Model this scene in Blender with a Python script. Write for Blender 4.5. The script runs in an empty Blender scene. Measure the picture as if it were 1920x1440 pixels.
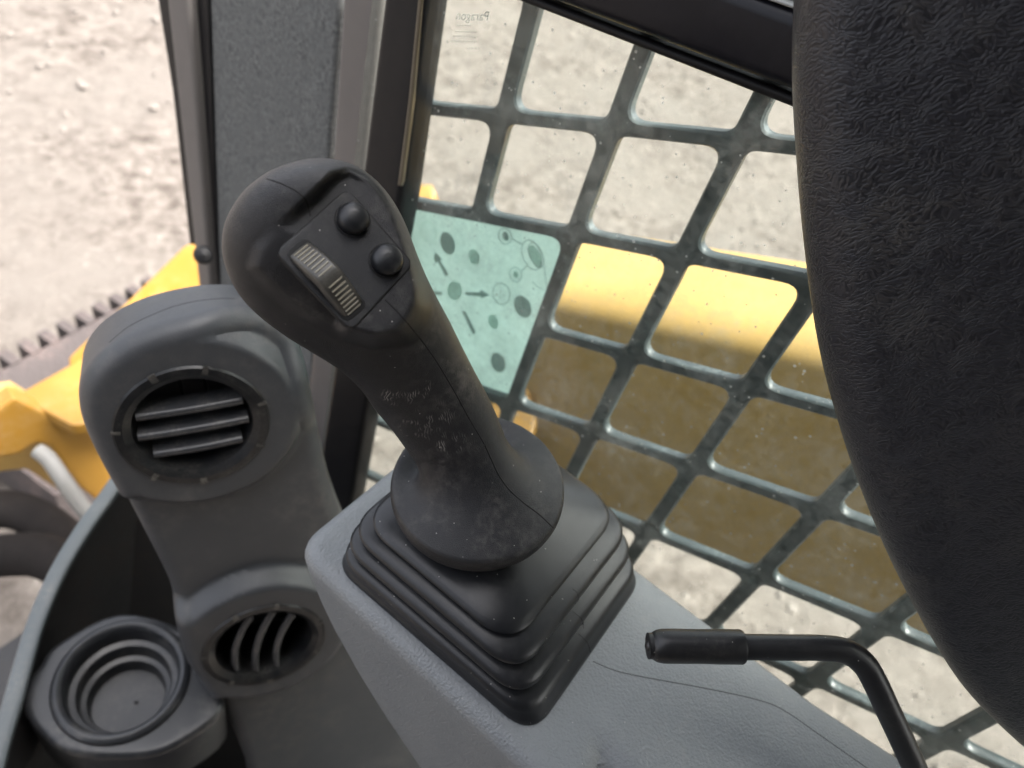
import bpy, bmesh, math, random
import numpy as np
from mathutils import Vector, Matrix, geometry
from mathutils.bvhtree import BVHTree

random.seed(7)
scn = bpy.context.scene
COL = scn.collection

# ------------------------------------------------------------------ camera
# world: +x out of the cab's right side, +y towards the front of the machine, z up, ground at 0
F = 1387.0                                        # focal length in pixels of the 1920 px wide photograph
CAM = Vector((0, 0, 1.75))
RIGHT = Vector((0.57149089, -0.78257416, 0.24693289))     # camera axes in world space
DOWN = Vector((-0.47467361, -0.56071524, -0.67844188))
FWD = Vector((0.66939012, 0.27051083, -0.69191095))
cam_d = bpy.data.cameras.new('camera')
cam = bpy.data.objects.new('camera', cam_d)
COL.objects.link(cam)
cam.matrix_world = Matrix(((RIGHT.x, -DOWN.x, -FWD.x, CAM.x), (RIGHT.y, -DOWN.y, -FWD.y, CAM.y),
                           (RIGHT.z, -DOWN.z, -FWD.z, CAM.z), (0, 0, 0, 1)))
cam_d.sensor_width = 36.0
cam_d.lens = 36.0 * F / 1920.0
cam_d.clip_start = 0.02
cam_d.clip_end = 600.0
cam_d.dof.use_dof = True
cam_d.dof.focus_distance = 0.310
cam_d.dof.aperture_fstop = 8.5
scn.camera = cam

# ------------------------------------------------------------------ sky, sun, exposure
SUN_EL, SUN_AZ = math.radians(60), math.radians(160)       # azimuth from +y towards +x
w = bpy.data.worlds.new('World')
scn.world = w
w.use_nodes = True
nt = w.node_tree
sky = nt.nodes.new('ShaderNodeTexSky')
sky.sky_type = 'NISHITA'
sky.sun_disc = False
sky.sun_elevation = SUN_EL
sky.sun_rotation = SUN_AZ
sky.dust_density = 8.0
sky.air_density = 0.6
sky.ozone_density = 0.6
nt.nodes['Background'].inputs['Strength'].default_value = 0.15
hazy = nt.nodes.new('ShaderNodeHueSaturation')            # hazy, washed-out sky
hazy.inputs['Saturation'].default_value = 0.35
nt.links.new(sky.outputs[0], hazy.inputs['Color'])
nt.links.new(hazy.outputs[0], nt.nodes['Background'].inputs['Color'])
sun_d = bpy.data.lights.new('sun', 'SUN')
sun_d.energy = 1.2
sun_d.angle = math.radians(10)
sun_d.color = (1.0, 0.965, 0.92)
sun = bpy.data.objects.new('sun', sun_d)
COL.objects.link(sun)
to_sun = Vector((math.sin(SUN_AZ) * math.cos(SUN_EL), math.cos(SUN_AZ) * math.cos(SUN_EL), math.sin(SUN_EL)))
sun.rotation_euler = to_sun.to_track_quat('Z', 'Y').to_euler()
sun.location = (4, 4, 6)
vs = scn.view_settings
vs.view_transform = 'Standard'
vs.look = 'None'
vs.gamma = 1.0
vs.use_curve_mapping = False
vs.exposure = 2.75
scn.cycles.max_bounces = 8
scn.cycles.transparent_max_bounces = 12
scn.cycles.use_denoising = True
scn.cycles.sample_clamp_indirect = 6.0


# ------------------------------------------------------------------ pixel helpers
def ray(x, y):
    return RIGHT * ((x - 960) / F) + DOWN * ((y - 720) / F) + FWD


def at(x, y, d):
    return CAM + ray(x, y) * d


def on_x(x, y, X):
    r = ray(x, y)
    return CAM + r * ((X - CAM.x) / r.x)


def on_z(x, y, Z):
    r = ray(x, y)
    return CAM + r * ((Z - CAM.z) / r.z)


def on_p(x, y, p0, n):
    r = ray(x, y)
    return CAM + r * ((p0 - CAM).dot(n) / r.dot(n))


def proj(p):
    v = p - CAM
    d = v.dot(FWD)
    return 960 + F * v.dot(RIGHT) / d, 720 + F * v.dot(DOWN) / d, d


# ------------------------------------------------------------------ object helpers
def empty(name, loc, label=None, cat=None, group=None):
    o = bpy.data.objects.new(name, None)
    o.empty_display_size = 0.02
    COL.objects.link(o)
    o.location = loc
    if label:
        o['label'] = label
        o['category'] = cat
    if group:
        o['group'] = group
    return o


def root_loc(o):
    v = Vector((0, 0, 0))
    while o is not None:
        v += Vector(o.location)
        o = o.parent
    return v


def mk(name, verts, faces, mat, parent=None, smooth=True, label=None, cat=None, kind=None, sharp=None):
    """verts in world space; linked as one mesh object below parent"""
    off = root_loc(parent)
    me = bpy.data.meshes.new(name)
    me.from_pydata([tuple(Vector(v) - off) for v in verts], [], faces)
    bm = bmesh.new()
    bm.from_mesh(me)
    bmesh.ops.recalc_face_normals(bm, faces=bm.faces)
    bm.to_mesh(me)
    bm.free()
    me.validate()
    if smooth:
        me.polygons.foreach_set('use_smooth', [True] * len(me.polygons))
        me.set_sharp_from_angle(angle=math.radians(sharp if sharp else 40))
    if mat:
        me.materials.append(mat)
    o = bpy.data.objects.new(name, me)
    COL.objects.link(o)
    o.parent = parent
    if label:
        o['label'] = label
    if cat:
        o['category'] = cat
    if kind:
        o['kind'] = kind
    return o


def cr(pts, n, closed=False):
    """Catmull-Rom through the rows of pts (lists of numbers), n samples per span"""
    P = [np.array(p, float) for p in pts]
    out = []
    m = len(P)
    spans = m if closed else m - 1
    for i in range(spans):
        if closed:
            a, b, c, d = P[i - 1], P[i], P[(i + 1) % m], P[(i + 2) % m]
        else:
            a, b, c, d = P[max(i - 1, 0)], P[i], P[i + 1], P[min(i + 2, m - 1)]
        for k in range(n):
            t = k / n
            out.append(0.5 * ((2 * b) + (-a + c) * t + (2 * a - 5 * b + 4 * c - d) * t * t + (-a + 3 * b - 3 * c + d) * t ** 3))
    if not closed:
        out.append(P[-1])
    return out


def loft(rings, cap0=True, cap1=True):
    m = len(rings[0])
    V = [p for r in rings for p in r]
    Fc = []
    for i in range(len(rings) - 1):
        for j in range(m):
            a, b = i * m + j, i * m + (j + 1) % m
            Fc.append((a, b, b + m, a + m))
    if cap0:
        Fc.append(tuple(range(m))[::-1])
    if cap1:
        Fc.append(tuple(range((len(rings) - 1) * m, len(rings) * m)))
    return V, Fc


def lathe(c, axis, prof, seg=64, ref=None, cap0=False, cap1=False):
    """prof = [(radius, height along axis)]"""
    axis = axis.normalized()
    u = axis.orthogonal().normalized() if ref is None else (ref - axis * ref.dot(axis)).normalized()
    v = axis.cross(u)
    rings = []
    for r, h in prof:
        rings.append([c + axis * h + (u * math.cos(2 * math.pi * k / seg) + v * math.sin(2 * math.pi * k / seg)) * max(r, 1e-5) for k in range(seg)])
    return loft(rings, cap0, cap1)


def tube(pts, r, seg=12, caps=True):
    """tube along world points; r number or list"""
    n = len(pts)
    rr = r if isinstance(r, (list, tuple)) else [r] * n
    rings = []
    prev = None
    for i in range(n):
        t = (pts[min(i + 1, n - 1)] - pts[max(i - 1, 0)]).normalized()
        u = t.orthogonal().normalized() if prev is None else (prev - t * prev.dot(t)).normalized()
        prev = u
        v = t.cross(u)
        rings.append([pts[i] + (u * math.cos(2 * math.pi * k / seg) + v * math.sin(2 * math.pi * k / seg)) * rr[i] for k in range(seg)])
    return loft(rings, caps, caps)


def join(*vf):
    V, Fc = [], []
    for v, f in vf:
        o = len(V)
        V += list(v)
        Fc += [tuple(i + o for i in q) for q in f]
    return V, Fc


def round_poly(pts, r, n=6):
    """2D polygon with rounded corners; r number or list"""
    out = []
    m = len(pts)
    for i in range(m):
        p = np.array(pts[i], float)
        a = np.array(pts[i - 1], float) - p
        b = np.array(pts[(i + 1) % m], float) - p
        la, lb = np.linalg.norm(a), np.linalg.norm(b)
        a /= la
        b /= lb
        ri = r[i] if isinstance(r, (list, tuple)) else r
        ang = math.acos(max(-1, min(1, a @ b)))
        d = min(ri / max(math.tan(ang / 2), 1e-6), la * 0.49, lb * 0.49)
        p0, p2 = p + a * d, p + b * d
        for k in range(n + 1):
            t = k / n
            out.append((1 - t) ** 2 * p0 * 0.5 + (1 - t) ** 2 * p0 * 0.5 + 2 * t * (1 - t) * p + t * t * p2)
    return [tuple(q) for q in out]


def resample(poly, step, closed=True):
    P = [np.array(p, float) for p in poly]
    if closed:
        P = P + [P[0]]
    L = [0.0]
    for i in range(len(P) - 1):
        L.append(L[-1] + np.linalg.norm(P[i + 1] - P[i]))
    n = max(8, int(L[-1] / step))
    out = []
    j = 0
    for k in range(n if closed else n + 1):
        s = L[-1] * k / n
        while j < len(P) - 2 and L[j + 1] < s:
            j += 1
        t = (s - L[j]) / max(L[j + 1] - L[j], 1e-12)
        out.append(P[j] * (1 - t) + P[j + 1] * t)
    return out


def area2(poly):
    return 0.5 * sum(poly[i - 1][0] * poly[i][1] - poly[i][0] * poly[i - 1][1] for i in range(len(poly)))


def in_poly(x, y, poly):
    c = False
    j = len(poly) - 1
    for i in range(len(poly)):
        xi, yi = poly[i][0], poly[i][1]
        xj, yj = poly[j][0], poly[j][1]
        if (yi > y) != (yj > y) and x < (xj - xi) * (y - yi) / (yj - yi) + xi:
            c = not c
        j = i
    return c


def np_in(P, poly):
    A = np.array(poly, float)
    B = np.roll(A, 1, axis=0)
    c = np.zeros(len(P), bool)
    for (xi, yi), (xj, yj) in zip(A, B):
        if yi == yj:
            continue
        c ^= ((yi > P[:, 1]) != (yj > P[:, 1])) & (P[:, 0] < (xj - xi) * (P[:, 1] - yi) / (yj - yi) + xi)
    return c


def dist_poly(P, poly):
    """numpy: distances of points P (n,2) to closed polyline"""
    A = np.array(poly, float)
    B = np.roll(A, -1, axis=0)
    best = np.full(len(P), 1e9)
    for a, b in zip(A, B):
        d = b - a
        t = np.clip(((P - a) @ d) / max(d @ d, 1e-18), 0, 1)
        best = np.minimum(best, np.linalg.norm(P - (a + t[:, None] * d), axis=1))
    return best


def slab(poly, o, U, V, N, depth, er, step, hfn=None, holes=(), wall=None, nr=6, back=True):
    """plate with rounded edge: poly in (u,v) metres, outer face along N, returns verts, faces"""
    if area2(poly) < 0:
        poly = poly[::-1]
    out = resample(poly, step)
    m = len(out)
    nrm = []
    for i in range(m):
        t = out[(i + 1) % m] - out[i - 1]
        t /= max(np.linalg.norm(t), 1e-12)
        nrm.append(np.array((t[1], -t[0])))           # outward for ccw
    inner = [out[i] - nrm[i] * er for i in range(m)]
    pts = [Vector((float(p[0]), float(p[1]))) for p in inner]
    edges = [(i, (i + 1) % m) for i in range(m)]
    nb = len(pts)
    for (cu, cv, r) in holes:
        k = 48
        b0 = len(pts)
        pts += [Vector((cu + r * math.cos(2 * math.pi * i / k), cv + r * math.sin(2 * math.pi * i / k))) for i in range(k)]
        edges += [(b0 + i, b0 + (i + 1) % k) for i in range(k)]
    xs = [p[0] for p in inner]
    ys = [p[1] for p in inner]
    gx = np.arange(min(xs), max(xs), step)
    gy = np.arange(min(ys), max(ys), step)
    G = np.array([(a, b) for a in gx for b in gy])
    if len(G):
        dist = dist_poly(G, inner)
        ok = (dist > step * 0.45) & np_in(G, inner)
        for h in holes:
            ok &= np.hypot(G[:, 0] - h[0], G[:, 1] - h[1]) > h[2] + step * 0.3
        pts += [Vector((float(q[0]), float(q[1]))) for q in G[ok]]
    cv, ce, cf, *_ = geometry.delaunay_2d_cdt(pts, edges, [], 1, 1e-9)
    faces = []
    cen = np.array([[sum(cv[i].x for i in f) / len(f), sum(cv[i].y for i in f) / len(f)] for f in cf])
    inside = np_in(cen, inner)
    for f, c_, ok_ in zip(cf, cen, inside):
        if not ok_:
            continue
        c = Vector((c_[0], c_[1]))
        if any(math.hypot(c.x - h[0], c.y - h[1]) < h[2] * 0.995 for h in holes):
            continue
        faces.append(tuple(f))
    h = hfn or (lambda a, b: 0.0)
    Vv = [o + U * p.x + V * p.y + N * h(p.x, p.y) for p in cv]
    # boundary ring = nearest output vertices of the inner outline (cdt keeps input order)
    base = len(Vv)
    rings = []
    for k in range(0, nr + 1):
        a = math.pi / 2 * k / nr
        rings.append([o + U * (inner[i][0] + nrm[i][0] * er * math.sin(a)) + V * (inner[i][1] + nrm[i][1] * er * math.sin(a))
                      + N * (h(inner[i][0], inner[i][1]) - er * (1 - math.cos(a))) for i in range(m)])
    if wall:
        for wf in wall:                                  # list of functions (u,v,nu,nv)->world point
            rings.append([wf(out[i][0], out[i][1], nrm[i][0], nrm[i][1]) for i in range(m)])
    else:
        rings.append([o + U * out[i][0] + V * out[i][1] - N * depth for i in range(m)])
    for r in rings:
        Vv += r
    for k in range(len(rings) - 1):
        for i in range(m):
            a, b = base + k * m + i, base + k * m + (i + 1) % m
            faces.append((a, b, b + m, a + m))
    if back:
        e = base + (len(rings) - 1) * m
        faces.append(tuple(range(e, e + m))[::-1])
    return Vv, faces


def weld(o, d=1e-5):
    bm = bmesh.new()
    bm.from_mesh(o.data)
    bmesh.ops.remove_doubles(bm, verts=bm.verts, dist=d)
    bmesh.ops.recalc_face_normals(bm, faces=bm.faces)
    bm.to_mesh(o.data)
    bm.free()
    o.data.polygons.foreach_set('use_smooth', [True] * len(o.data.polygons))
    o.data.set_sharp_from_angle(angle=math.radians(40))


def bvh(o):
    off = root_loc(o.parent)
    me = o.data
    return BVHTree.FromPolygons([Vector(v.co) + off for v in me.vertices], [tuple(p.vertices) for p in me.polygons])


def hit(tree, x, y):
    loc, n, i, d = tree.ray_cast(CAM, ray(x, y).normalized())
    return loc, n


def seam(name, tree, px, r, mat, parent, n=10, sink=0.55):
    pts = []
    for q in cr(px, n):
        l, nn = hit(tree, q[0], q[1])
        if l is None:
            continue
        if nn.dot(CAM - l) < 0:
            nn = -nn
        pts.append(l - nn * r * sink)
    V, Fc = tube(pts, r, 8)
    return mk(name, V, Fc, mat, parent)


# ------------------------------------------------------------------ materials
def new_mat(name):
    m = bpy.data.materials.new(name)
    m.use_nodes = True
    t = m.node_tree
    return m, t, t.nodes['Principled BSDF']


def nd(t, typ, **kw):
    n = t.nodes.new(typ)
    for k, v in kw.items():
        if k in n.inputs:
            n.inputs[k].default_value = v
        else:
            setattr(n, k, v)
    return n


def ramp(t, src, p0, p1, c0=(0, 0, 0, 1), c1=(1, 1, 1, 1)):
    r = t.nodes.new('ShaderNodeValToRGB')
    r.color_ramp.elements[0].position = p0
    r.color_ramp.elements[1].position = p1
    r.color_ramp.elements[0].color = c0
    r.color_ramp.elements[1].color = c1
    t.links.new(src, r.inputs[0])
    return r


def mixc(t, fac, a, b):
    m = t.nodes.new('ShaderNodeMix')
    m.data_type = 'RGBA'
    if isinstance(fac, (int, float)):
        m.inputs[0].default_value = fac
    else:
        t.links.new(fac, m.inputs[0])
    for s, i in ((a, 6), (b, 7)):
        if isinstance(s, tuple):
            m.inputs[i].default_value = s
        else:
            t.links.new(s, m.inputs[i])
    return m.outputs[2]


def rgba(c):
    return (c[0], c[1], c[2], 1.0)


def plastic(name, col, rough=0.5, grain=1400, gstr=0.15, dust=0.3, dcol=(0.30, 0.27, 0.23), dscale=25, spec=0.5,
            specks=0.0, var=0.15, metal=0.0, gdist=0.0004, aniso=None):
    m, t, b = new_mat(name)
    tc = nd(t, 'ShaderNodeTexCoord')
    co = tc.outputs['Object']
    n1 = nd(t, 'ShaderNodeTexNoise', Scale=dscale, Detail=6.0, Roughness=0.65)
    t.links.new(co, n1.inputs['Vector'])
    n2 = nd(t, 'ShaderNodeTexNoise', Scale=dscale * 9, Detail=5.0, Roughness=0.7)
    t.links.new(co, n2.inputs['Vector'])
    r1 = ramp(t, n1.outputs[0], 0.45, 0.75)
    r2 = ramp(t, n2.outputs[0], 0.42, 0.72)
    mul = nd(t, 'ShaderNodeMath', operation='MULTIPLY')
    t.links.new(r1.outputs[0], mul.inputs[0])
    t.links.new(r2.outputs[0], mul.inputs[1])
    mu2 = nd(t, 'ShaderNodeMath', operation='MULTIPLY')
    t.links.new(mul.outputs[0], mu2.inputs[0])
    mu2.inputs[1].default_value = dust
    lo = tuple(c * (1 - var) for c in col)
    hi = tuple(c * (1 + var) for c in col)
    base = mixc(t, n1.outputs[0], rgba(lo), rgba(hi))
    c = mixc(t, mu2.outputs[0], base, rgba(dcol))
    if specks > 0:
        vo = nd(t, 'ShaderNodeTexVoronoi', Scale=700.0)
        vo.feature = 'F1'
        t.links.new(co, vo.inputs['Vector'])
        sep = nd(t, 'ShaderNodeSeparateColor')
        t.links.new(vo.outputs['Color'], sep.inputs[0])
        thr = nd(t, 'ShaderNodeMath', operation='GREATER_THAN')
        t.links.new(sep.outputs[0], thr.inputs[0])
        thr.inputs[1].default_value = 1 - specks
        sm = nd(t, 'ShaderNodeMath', operation='LESS_THAN')
        t.links.new(vo.outputs['Distance'], sm.inputs[0])
        sm.inputs[1].default_value = 0.17
        mm = nd(t, 'ShaderNodeMath', operation='MULTIPLY')
        t.links.new(thr.outputs[0], mm.inputs[0])
        t.links.new(sm.outputs[0], mm.inputs[1])
        c = mixc(t, mm.outputs[0], c, (0.5, 0.48, 0.44, 1))
    t.links.new(c, b.inputs['Base Color'])
    rr = nd(t, 'ShaderNodeMapRange')
    t.links.new(n2.outputs[0], rr.inputs[0])
    rr.inputs[3].default_value = max(0.05, rough - 0.1)
    rr.inputs[4].default_value = min(1.0, rough + 0.12)
    t.links.new(rr.outputs[0], b.inputs['Roughness'])
    b.inputs['Specular IOR Level'].default_value = spec
    b.inputs['Metallic'].default_value = metal
    if gstr > 0:
        g = nd(t, 'ShaderNodeTexNoise', Scale=float(grain), Detail=2.0, Roughness=0.5)
        t.links.new(co, g.inputs['Vector'])
        bp = nd(t, 'ShaderNodeBump', Strength=gstr, Distance=gdist)
        t.links.new(g.outputs[0], bp.inputs['Height'])
        t.links.new(bp.outputs[0], b.inputs['Normal'])
    return m


M = {}
M['grip'] = plastic('grip_plastic', (0.0115, 0.0117, 0.0132), 0.42, 2600, 0.7, 0.95, (0.125, 0.115, 0.105), 26, specks=0.016)


def add_scuffs(m, spots, col=(0.36, 0.34, 0.31)):
    # fingertip-like wear marks: fine ridges inside a few small patches (object space)
    t = m.node_tree
    b = t.nodes['Principled BSDF']
    src = b.inputs['Base Color'].links[0].from_socket
    co = nd(t, 'ShaderNodeTexCoord').outputs['Object']
    acc = None
    for p, r in spots:
        ds = nd(t, 'ShaderNodeVectorMath', operation='DISTANCE')
        t.links.new(co, ds.inputs[0])
        ds.inputs[1].default_value = tuple(p)
        mr = nd(t, 'ShaderNodeMapRange')
        t.links.new(ds.outputs['Value'], mr.inputs[0])
        mr.inputs[1].default_value = r
        mr.inputs[2].default_value = r * 0.3
        if acc is None:
            acc = mr.outputs[0]
        else:
            mx = nd(t, 'ShaderNodeMath', operation='MAXIMUM')
            t.links.new(acc, mx.inputs[0])
            t.links.new(mr.outputs[0], mx.inputs[1])
            acc = mx.outputs[0]
    wv = nd(t, 'ShaderNodeTexWave', Scale=380.0, Distortion=7.0, Detail=1.0)
    t.links.new(co, wv.inputs['Vector'])
    n = nd(t, 'ShaderNodeTexNoise', Scale=130.0, Detail=2.0, Roughness=0.6)
    t.links.new(co, n.inputs['Vector'])
    a = nd(t, 'ShaderNodeMath', operation='MULTIPLY')
    t.links.new(ramp(t, wv.outputs['Fac'], 0.55, 0.9).outputs[0], a.inputs[0])
    t.links.new(ramp(t, n.outputs[0], 0.5, 0.66).outputs[0], a.inputs[1])
    f = nd(t, 'ShaderNodeMath', operation='MULTIPLY')
    t.links.new(a.outputs[0], f.inputs[0])
    t.links.new(acc, f.inputs[1])
    t.links.new(mixc(t, f.outputs[0], src, rgba(col)), b.inputs['Base Color'])


M['panel'] = plastic('panel_plastic', (0.0155, 0.0162, 0.018), 0.5, 3200, 0.5, 0.25, (0.2, 0.18, 0.15), 40, specks=0.02)
M['button'] = plastic('button_rubber', (0.012, 0.013, 0.015), 0.38, 2000, 0.04, 0.2, (0.2, 0.18, 0.16), 60)
M['boot'] = plastic('boot_rubber', (0.0120, 0.0128, 0.0148), 0.33, 1800, 0.10, 0.2, (0.15, 0.14, 0.13), 30, specks=0.016)
M['gap'] = plastic('dark_gap', (0.004, 0.004, 0.004), 0.7, 100, 0.0, 0.0)
M['wheel'] = plastic('wheel_plastic', (0.055, 0.052, 0.045), 0.34, 2400, 0.05, 0.7, (0.22, 0.2, 0.16), 120)
M['rib'] = plastic('worn_rib', (0.28, 0.255, 0.195), 0.45, 2400, 0.05, 0.3, (0.2, 0.17, 0.13), 200)
M['console'] = plastic('console_plastic', (0.205, 0.217, 0.223), 0.42, 750, 0.75, 0.4, (0.32, 0.31, 0.285), 14, gdist=0.0008, specks=0.01)
M['seamline'] = plastic('seam_line', (0.05, 0.05, 0.052), 0.7, 100, 0, 0)
M['column'] = plastic('column_plastic', (0.040, 0.0425, 0.0465), 0.42, 900, 0.4, 0.45, (0.21, 0.19, 0.165), 12)
M['vent'] = plastic('vent_plastic', (0.009, 0.0095, 0.0105), 0.30, 900, 0.05, 0.22, (0.34, 0.31, 0.26), 60, spec=0.3)
M['clip'] = plastic('worn_clip', (0.032, 0.031, 0.029), 0.4, 900, 0.05, 0.9, (0.40, 0.37, 0.31), 90)
M['slat'] = plastic('slat_plastic', (0.034, 0.035, 0.038), 0.2, 900, 0.0, 0.35, (0.34, 0.31, 0.26), 80)
M['cup'] = plastic('cup_plastic', (0.021, 0.0222, 0.0245), 0.32, 1100, 0.1, 0.5, (0.25, 0.23, 0.2), 16)
M['kick'] = plastic('kick_plastic', (0.012, 0.012, 0.013), 0.5, 800, 0.1, 0.4, (0.1, 0.07, 0.05), 12)
M['kickrim'] = plastic('kick_rim', (0.075, 0.088, 0.094), 0.4, 400, 0.05, 0.4, (0.3, 0.27, 0.23), 20)
M['rod'] = plastic('rod_paint', (0.016, 0.016, 0.017), 0.38, 1800, 0.2, 0.25, (0.16, 0.15, 0.13), 40, specks=0.03)
M['sleeve'] = plastic('sleeve_vinyl', (0.014, 0.014, 0.015), 0.36, 2200, 0.12, 0.25, (0.2, 0.18, 0.15), 40, specks=0.04)
M['trim'] = plastic('pillar_trim', (0.105, 0.097, 0.092), 0.5, 900, 0.05, 0.3, (0.17, 0.145, 0.125), 10)
M['rubber'] = plastic('rubber_seal', (0.005, 0.005, 0.006), 0.5, 700, 0.1, 0.25, (0.06, 0.055, 0.045), 16, spec=0.3)
M['rail'] = plastic('rail_paint', (0.006, 0.006, 0.009), 0.34, 1200, 0.05, 0.15, (0.06, 0.058, 0.058), 20, specks=0.02, spec=0.25)
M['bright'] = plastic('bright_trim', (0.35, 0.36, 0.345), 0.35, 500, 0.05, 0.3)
M['guard'] = plastic('guard_paint', (0.019, 0.028, 0.030), 0.40, 500, 0.12, 0.9, (0.16, 0.19, 0.19), 22, specks=0.06)
M['yellow'] = plastic('machine_yellow', (0.25, 0.130, 0.018), 0.42, 200, 0.05, 0.45, (0.42, 0.33, 0.2), 7, var=0.06)
M['yellow_dirty'] = plastic('dusty_yellow', (0.33, 0.21, 0.060), 0.5, 200, 0.08, 0.8, (0.235, 0.19, 0.105), 9, var=0.18)
M['hose'] = plastic('hose_rubber', (0.010, 0.0085, 0.008), 0.85, 300, 0.3, 0.25, (0.08, 0.065, 0.055), 12, spec=0.15)
M['steel'] = plastic('worn_steel', (0.15, 0.147, 0.135), 0.5, 300, 0.2, 0.5, (0.3, 0.27, 0.22), 30)
M['track'] = plastic('track_rubber', (0.040, 0.032, 0.030), 0.9, 80, 0.6, 0.9, (0.19, 0.135, 0.118), 8, gdist=0.01)
M['roof'] = plastic('roof_liner', (0.10, 0.10, 0.10), 0.8, 200, 0.1, 0.1)  # grey of the unseen light-blocking roof and walls


def felt_mat():
    m, t, b = new_mat('felt_liner')
    tc = nd(t, 'ShaderNodeTexCoord')
    n = nd(t, 'ShaderNodeTexNoise', Scale=300.0, Detail=3.0, Roughness=0.75)
    t.links.new(tc.outputs['Object'], n.inputs['Vector'])
    n2 = nd(t, 'ShaderNodeTexNoise', Scale=60.0, Detail=4.0, Roughness=0.7)
    t.links.new(tc.outputs['Object'], n2.inputs['Vector'])
    a = mixc(t, ramp(t, n.outputs[0], 0.35, 0.65).outputs[0], (0.065, 0.068, 0.067, 1), (0.17, 0.174, 0.17, 1))
    c = mixc(t, ramp(t, n2.outputs[0], 0.35, 0.7).outputs[0], a, (0.115, 0.119, 0.117, 1))
    t.links.new(c, b.inputs['Base Color'])
    b.inputs['Roughness'].default_value = 0.95
    b.inputs['Specular IOR Level'].default_value = 0.15
    bp = nd(t, 'ShaderNodeBump', Strength=0.6, Distance=0.001)
    t.links.new(n.outputs[0], bp.inputs['Height'])
    t.links.new(bp.outputs[0], b.inputs['Normal'])
    return m


M['felt'] = felt_mat()


def vinyl_mat(u, v):
    """wrinkled vinyl grain: short waves running across the pad"""
    m, t, b = new_mat('grained_vinyl')
    tc = nd(t, 'ShaderNodeTexCoord')
    co = tc.outputs['Object']
    wn = nd(t, 'ShaderNodeTexNoise', Scale=70.0, Detail=2.0)
    t.links.new(co, wn.inputs['Vector'])
    off = nd(t, 'ShaderNodeVectorMath', operation='MULTIPLY_ADD')
    t.links.new(wn.outputs['Color'], off.inputs[0])
    off.inputs[1].default_value = (0.014, 0.014, 0.014)
    t.links.new(co, off.inputs[2])
    comb = nd(t, 'ShaderNodeCombineXYZ')
    for k, (ax, sc) in enumerate(((u, 0.42), (v, 1.0), (u.cross(v), 0.6))):
        dt = nd(t, 'ShaderNodeVectorMath', operation='DOT_PRODUCT')
        t.links.new(off.outputs[0], dt.inputs[0])
        dt.inputs[1].default_value = tuple(ax * sc)
        t.links.new(dt.outputs['Value'], comb.inputs[k])
    g = nd(t, 'ShaderNodeTexNoise', Scale=1250.0, Detail=1.0, Roughness=0.4)
    t.links.new(comb.outputs[0], g.inputs['Vector'])
    rg = ramp(t, g.outputs[0], 0.36, 0.60)
    bp = nd(t, 'ShaderNodeBump', Strength=0.5, Distance=0.0005)
    t.links.new(rg.outputs[0], bp.inputs['Height'])
    t.links.new(bp.outputs[0], b.inputs['Normal'])
    d = nd(t, 'ShaderNodeTexNoise', Scale=24.0, Detail=6.0, Roughness=0.7)
    t.links.new(co, d.inputs['Vector'])
    dr = ramp(t, d.outputs[0], 0.50, 0.74)
    mu = nd(t, 'ShaderNodeMath', operation='MULTIPLY')
    t.links.new(dr.outputs[0], mu.inputs[0])
    t.links.new(rg.outputs[0], mu.inputs[1])
    c0 = mixc(t, rg.outputs[0], (0.017, 0.017, 0.020, 1), (0.027, 0.027, 0.032, 1))
    c = mixc(t, mu.outputs[0], c0, (0.075, 0.07, 0.063, 1))
    t.links.new(c, b.inputs['Base Color'])
    b.inputs['Roughness'].default_value = 0.42
    return m




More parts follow.
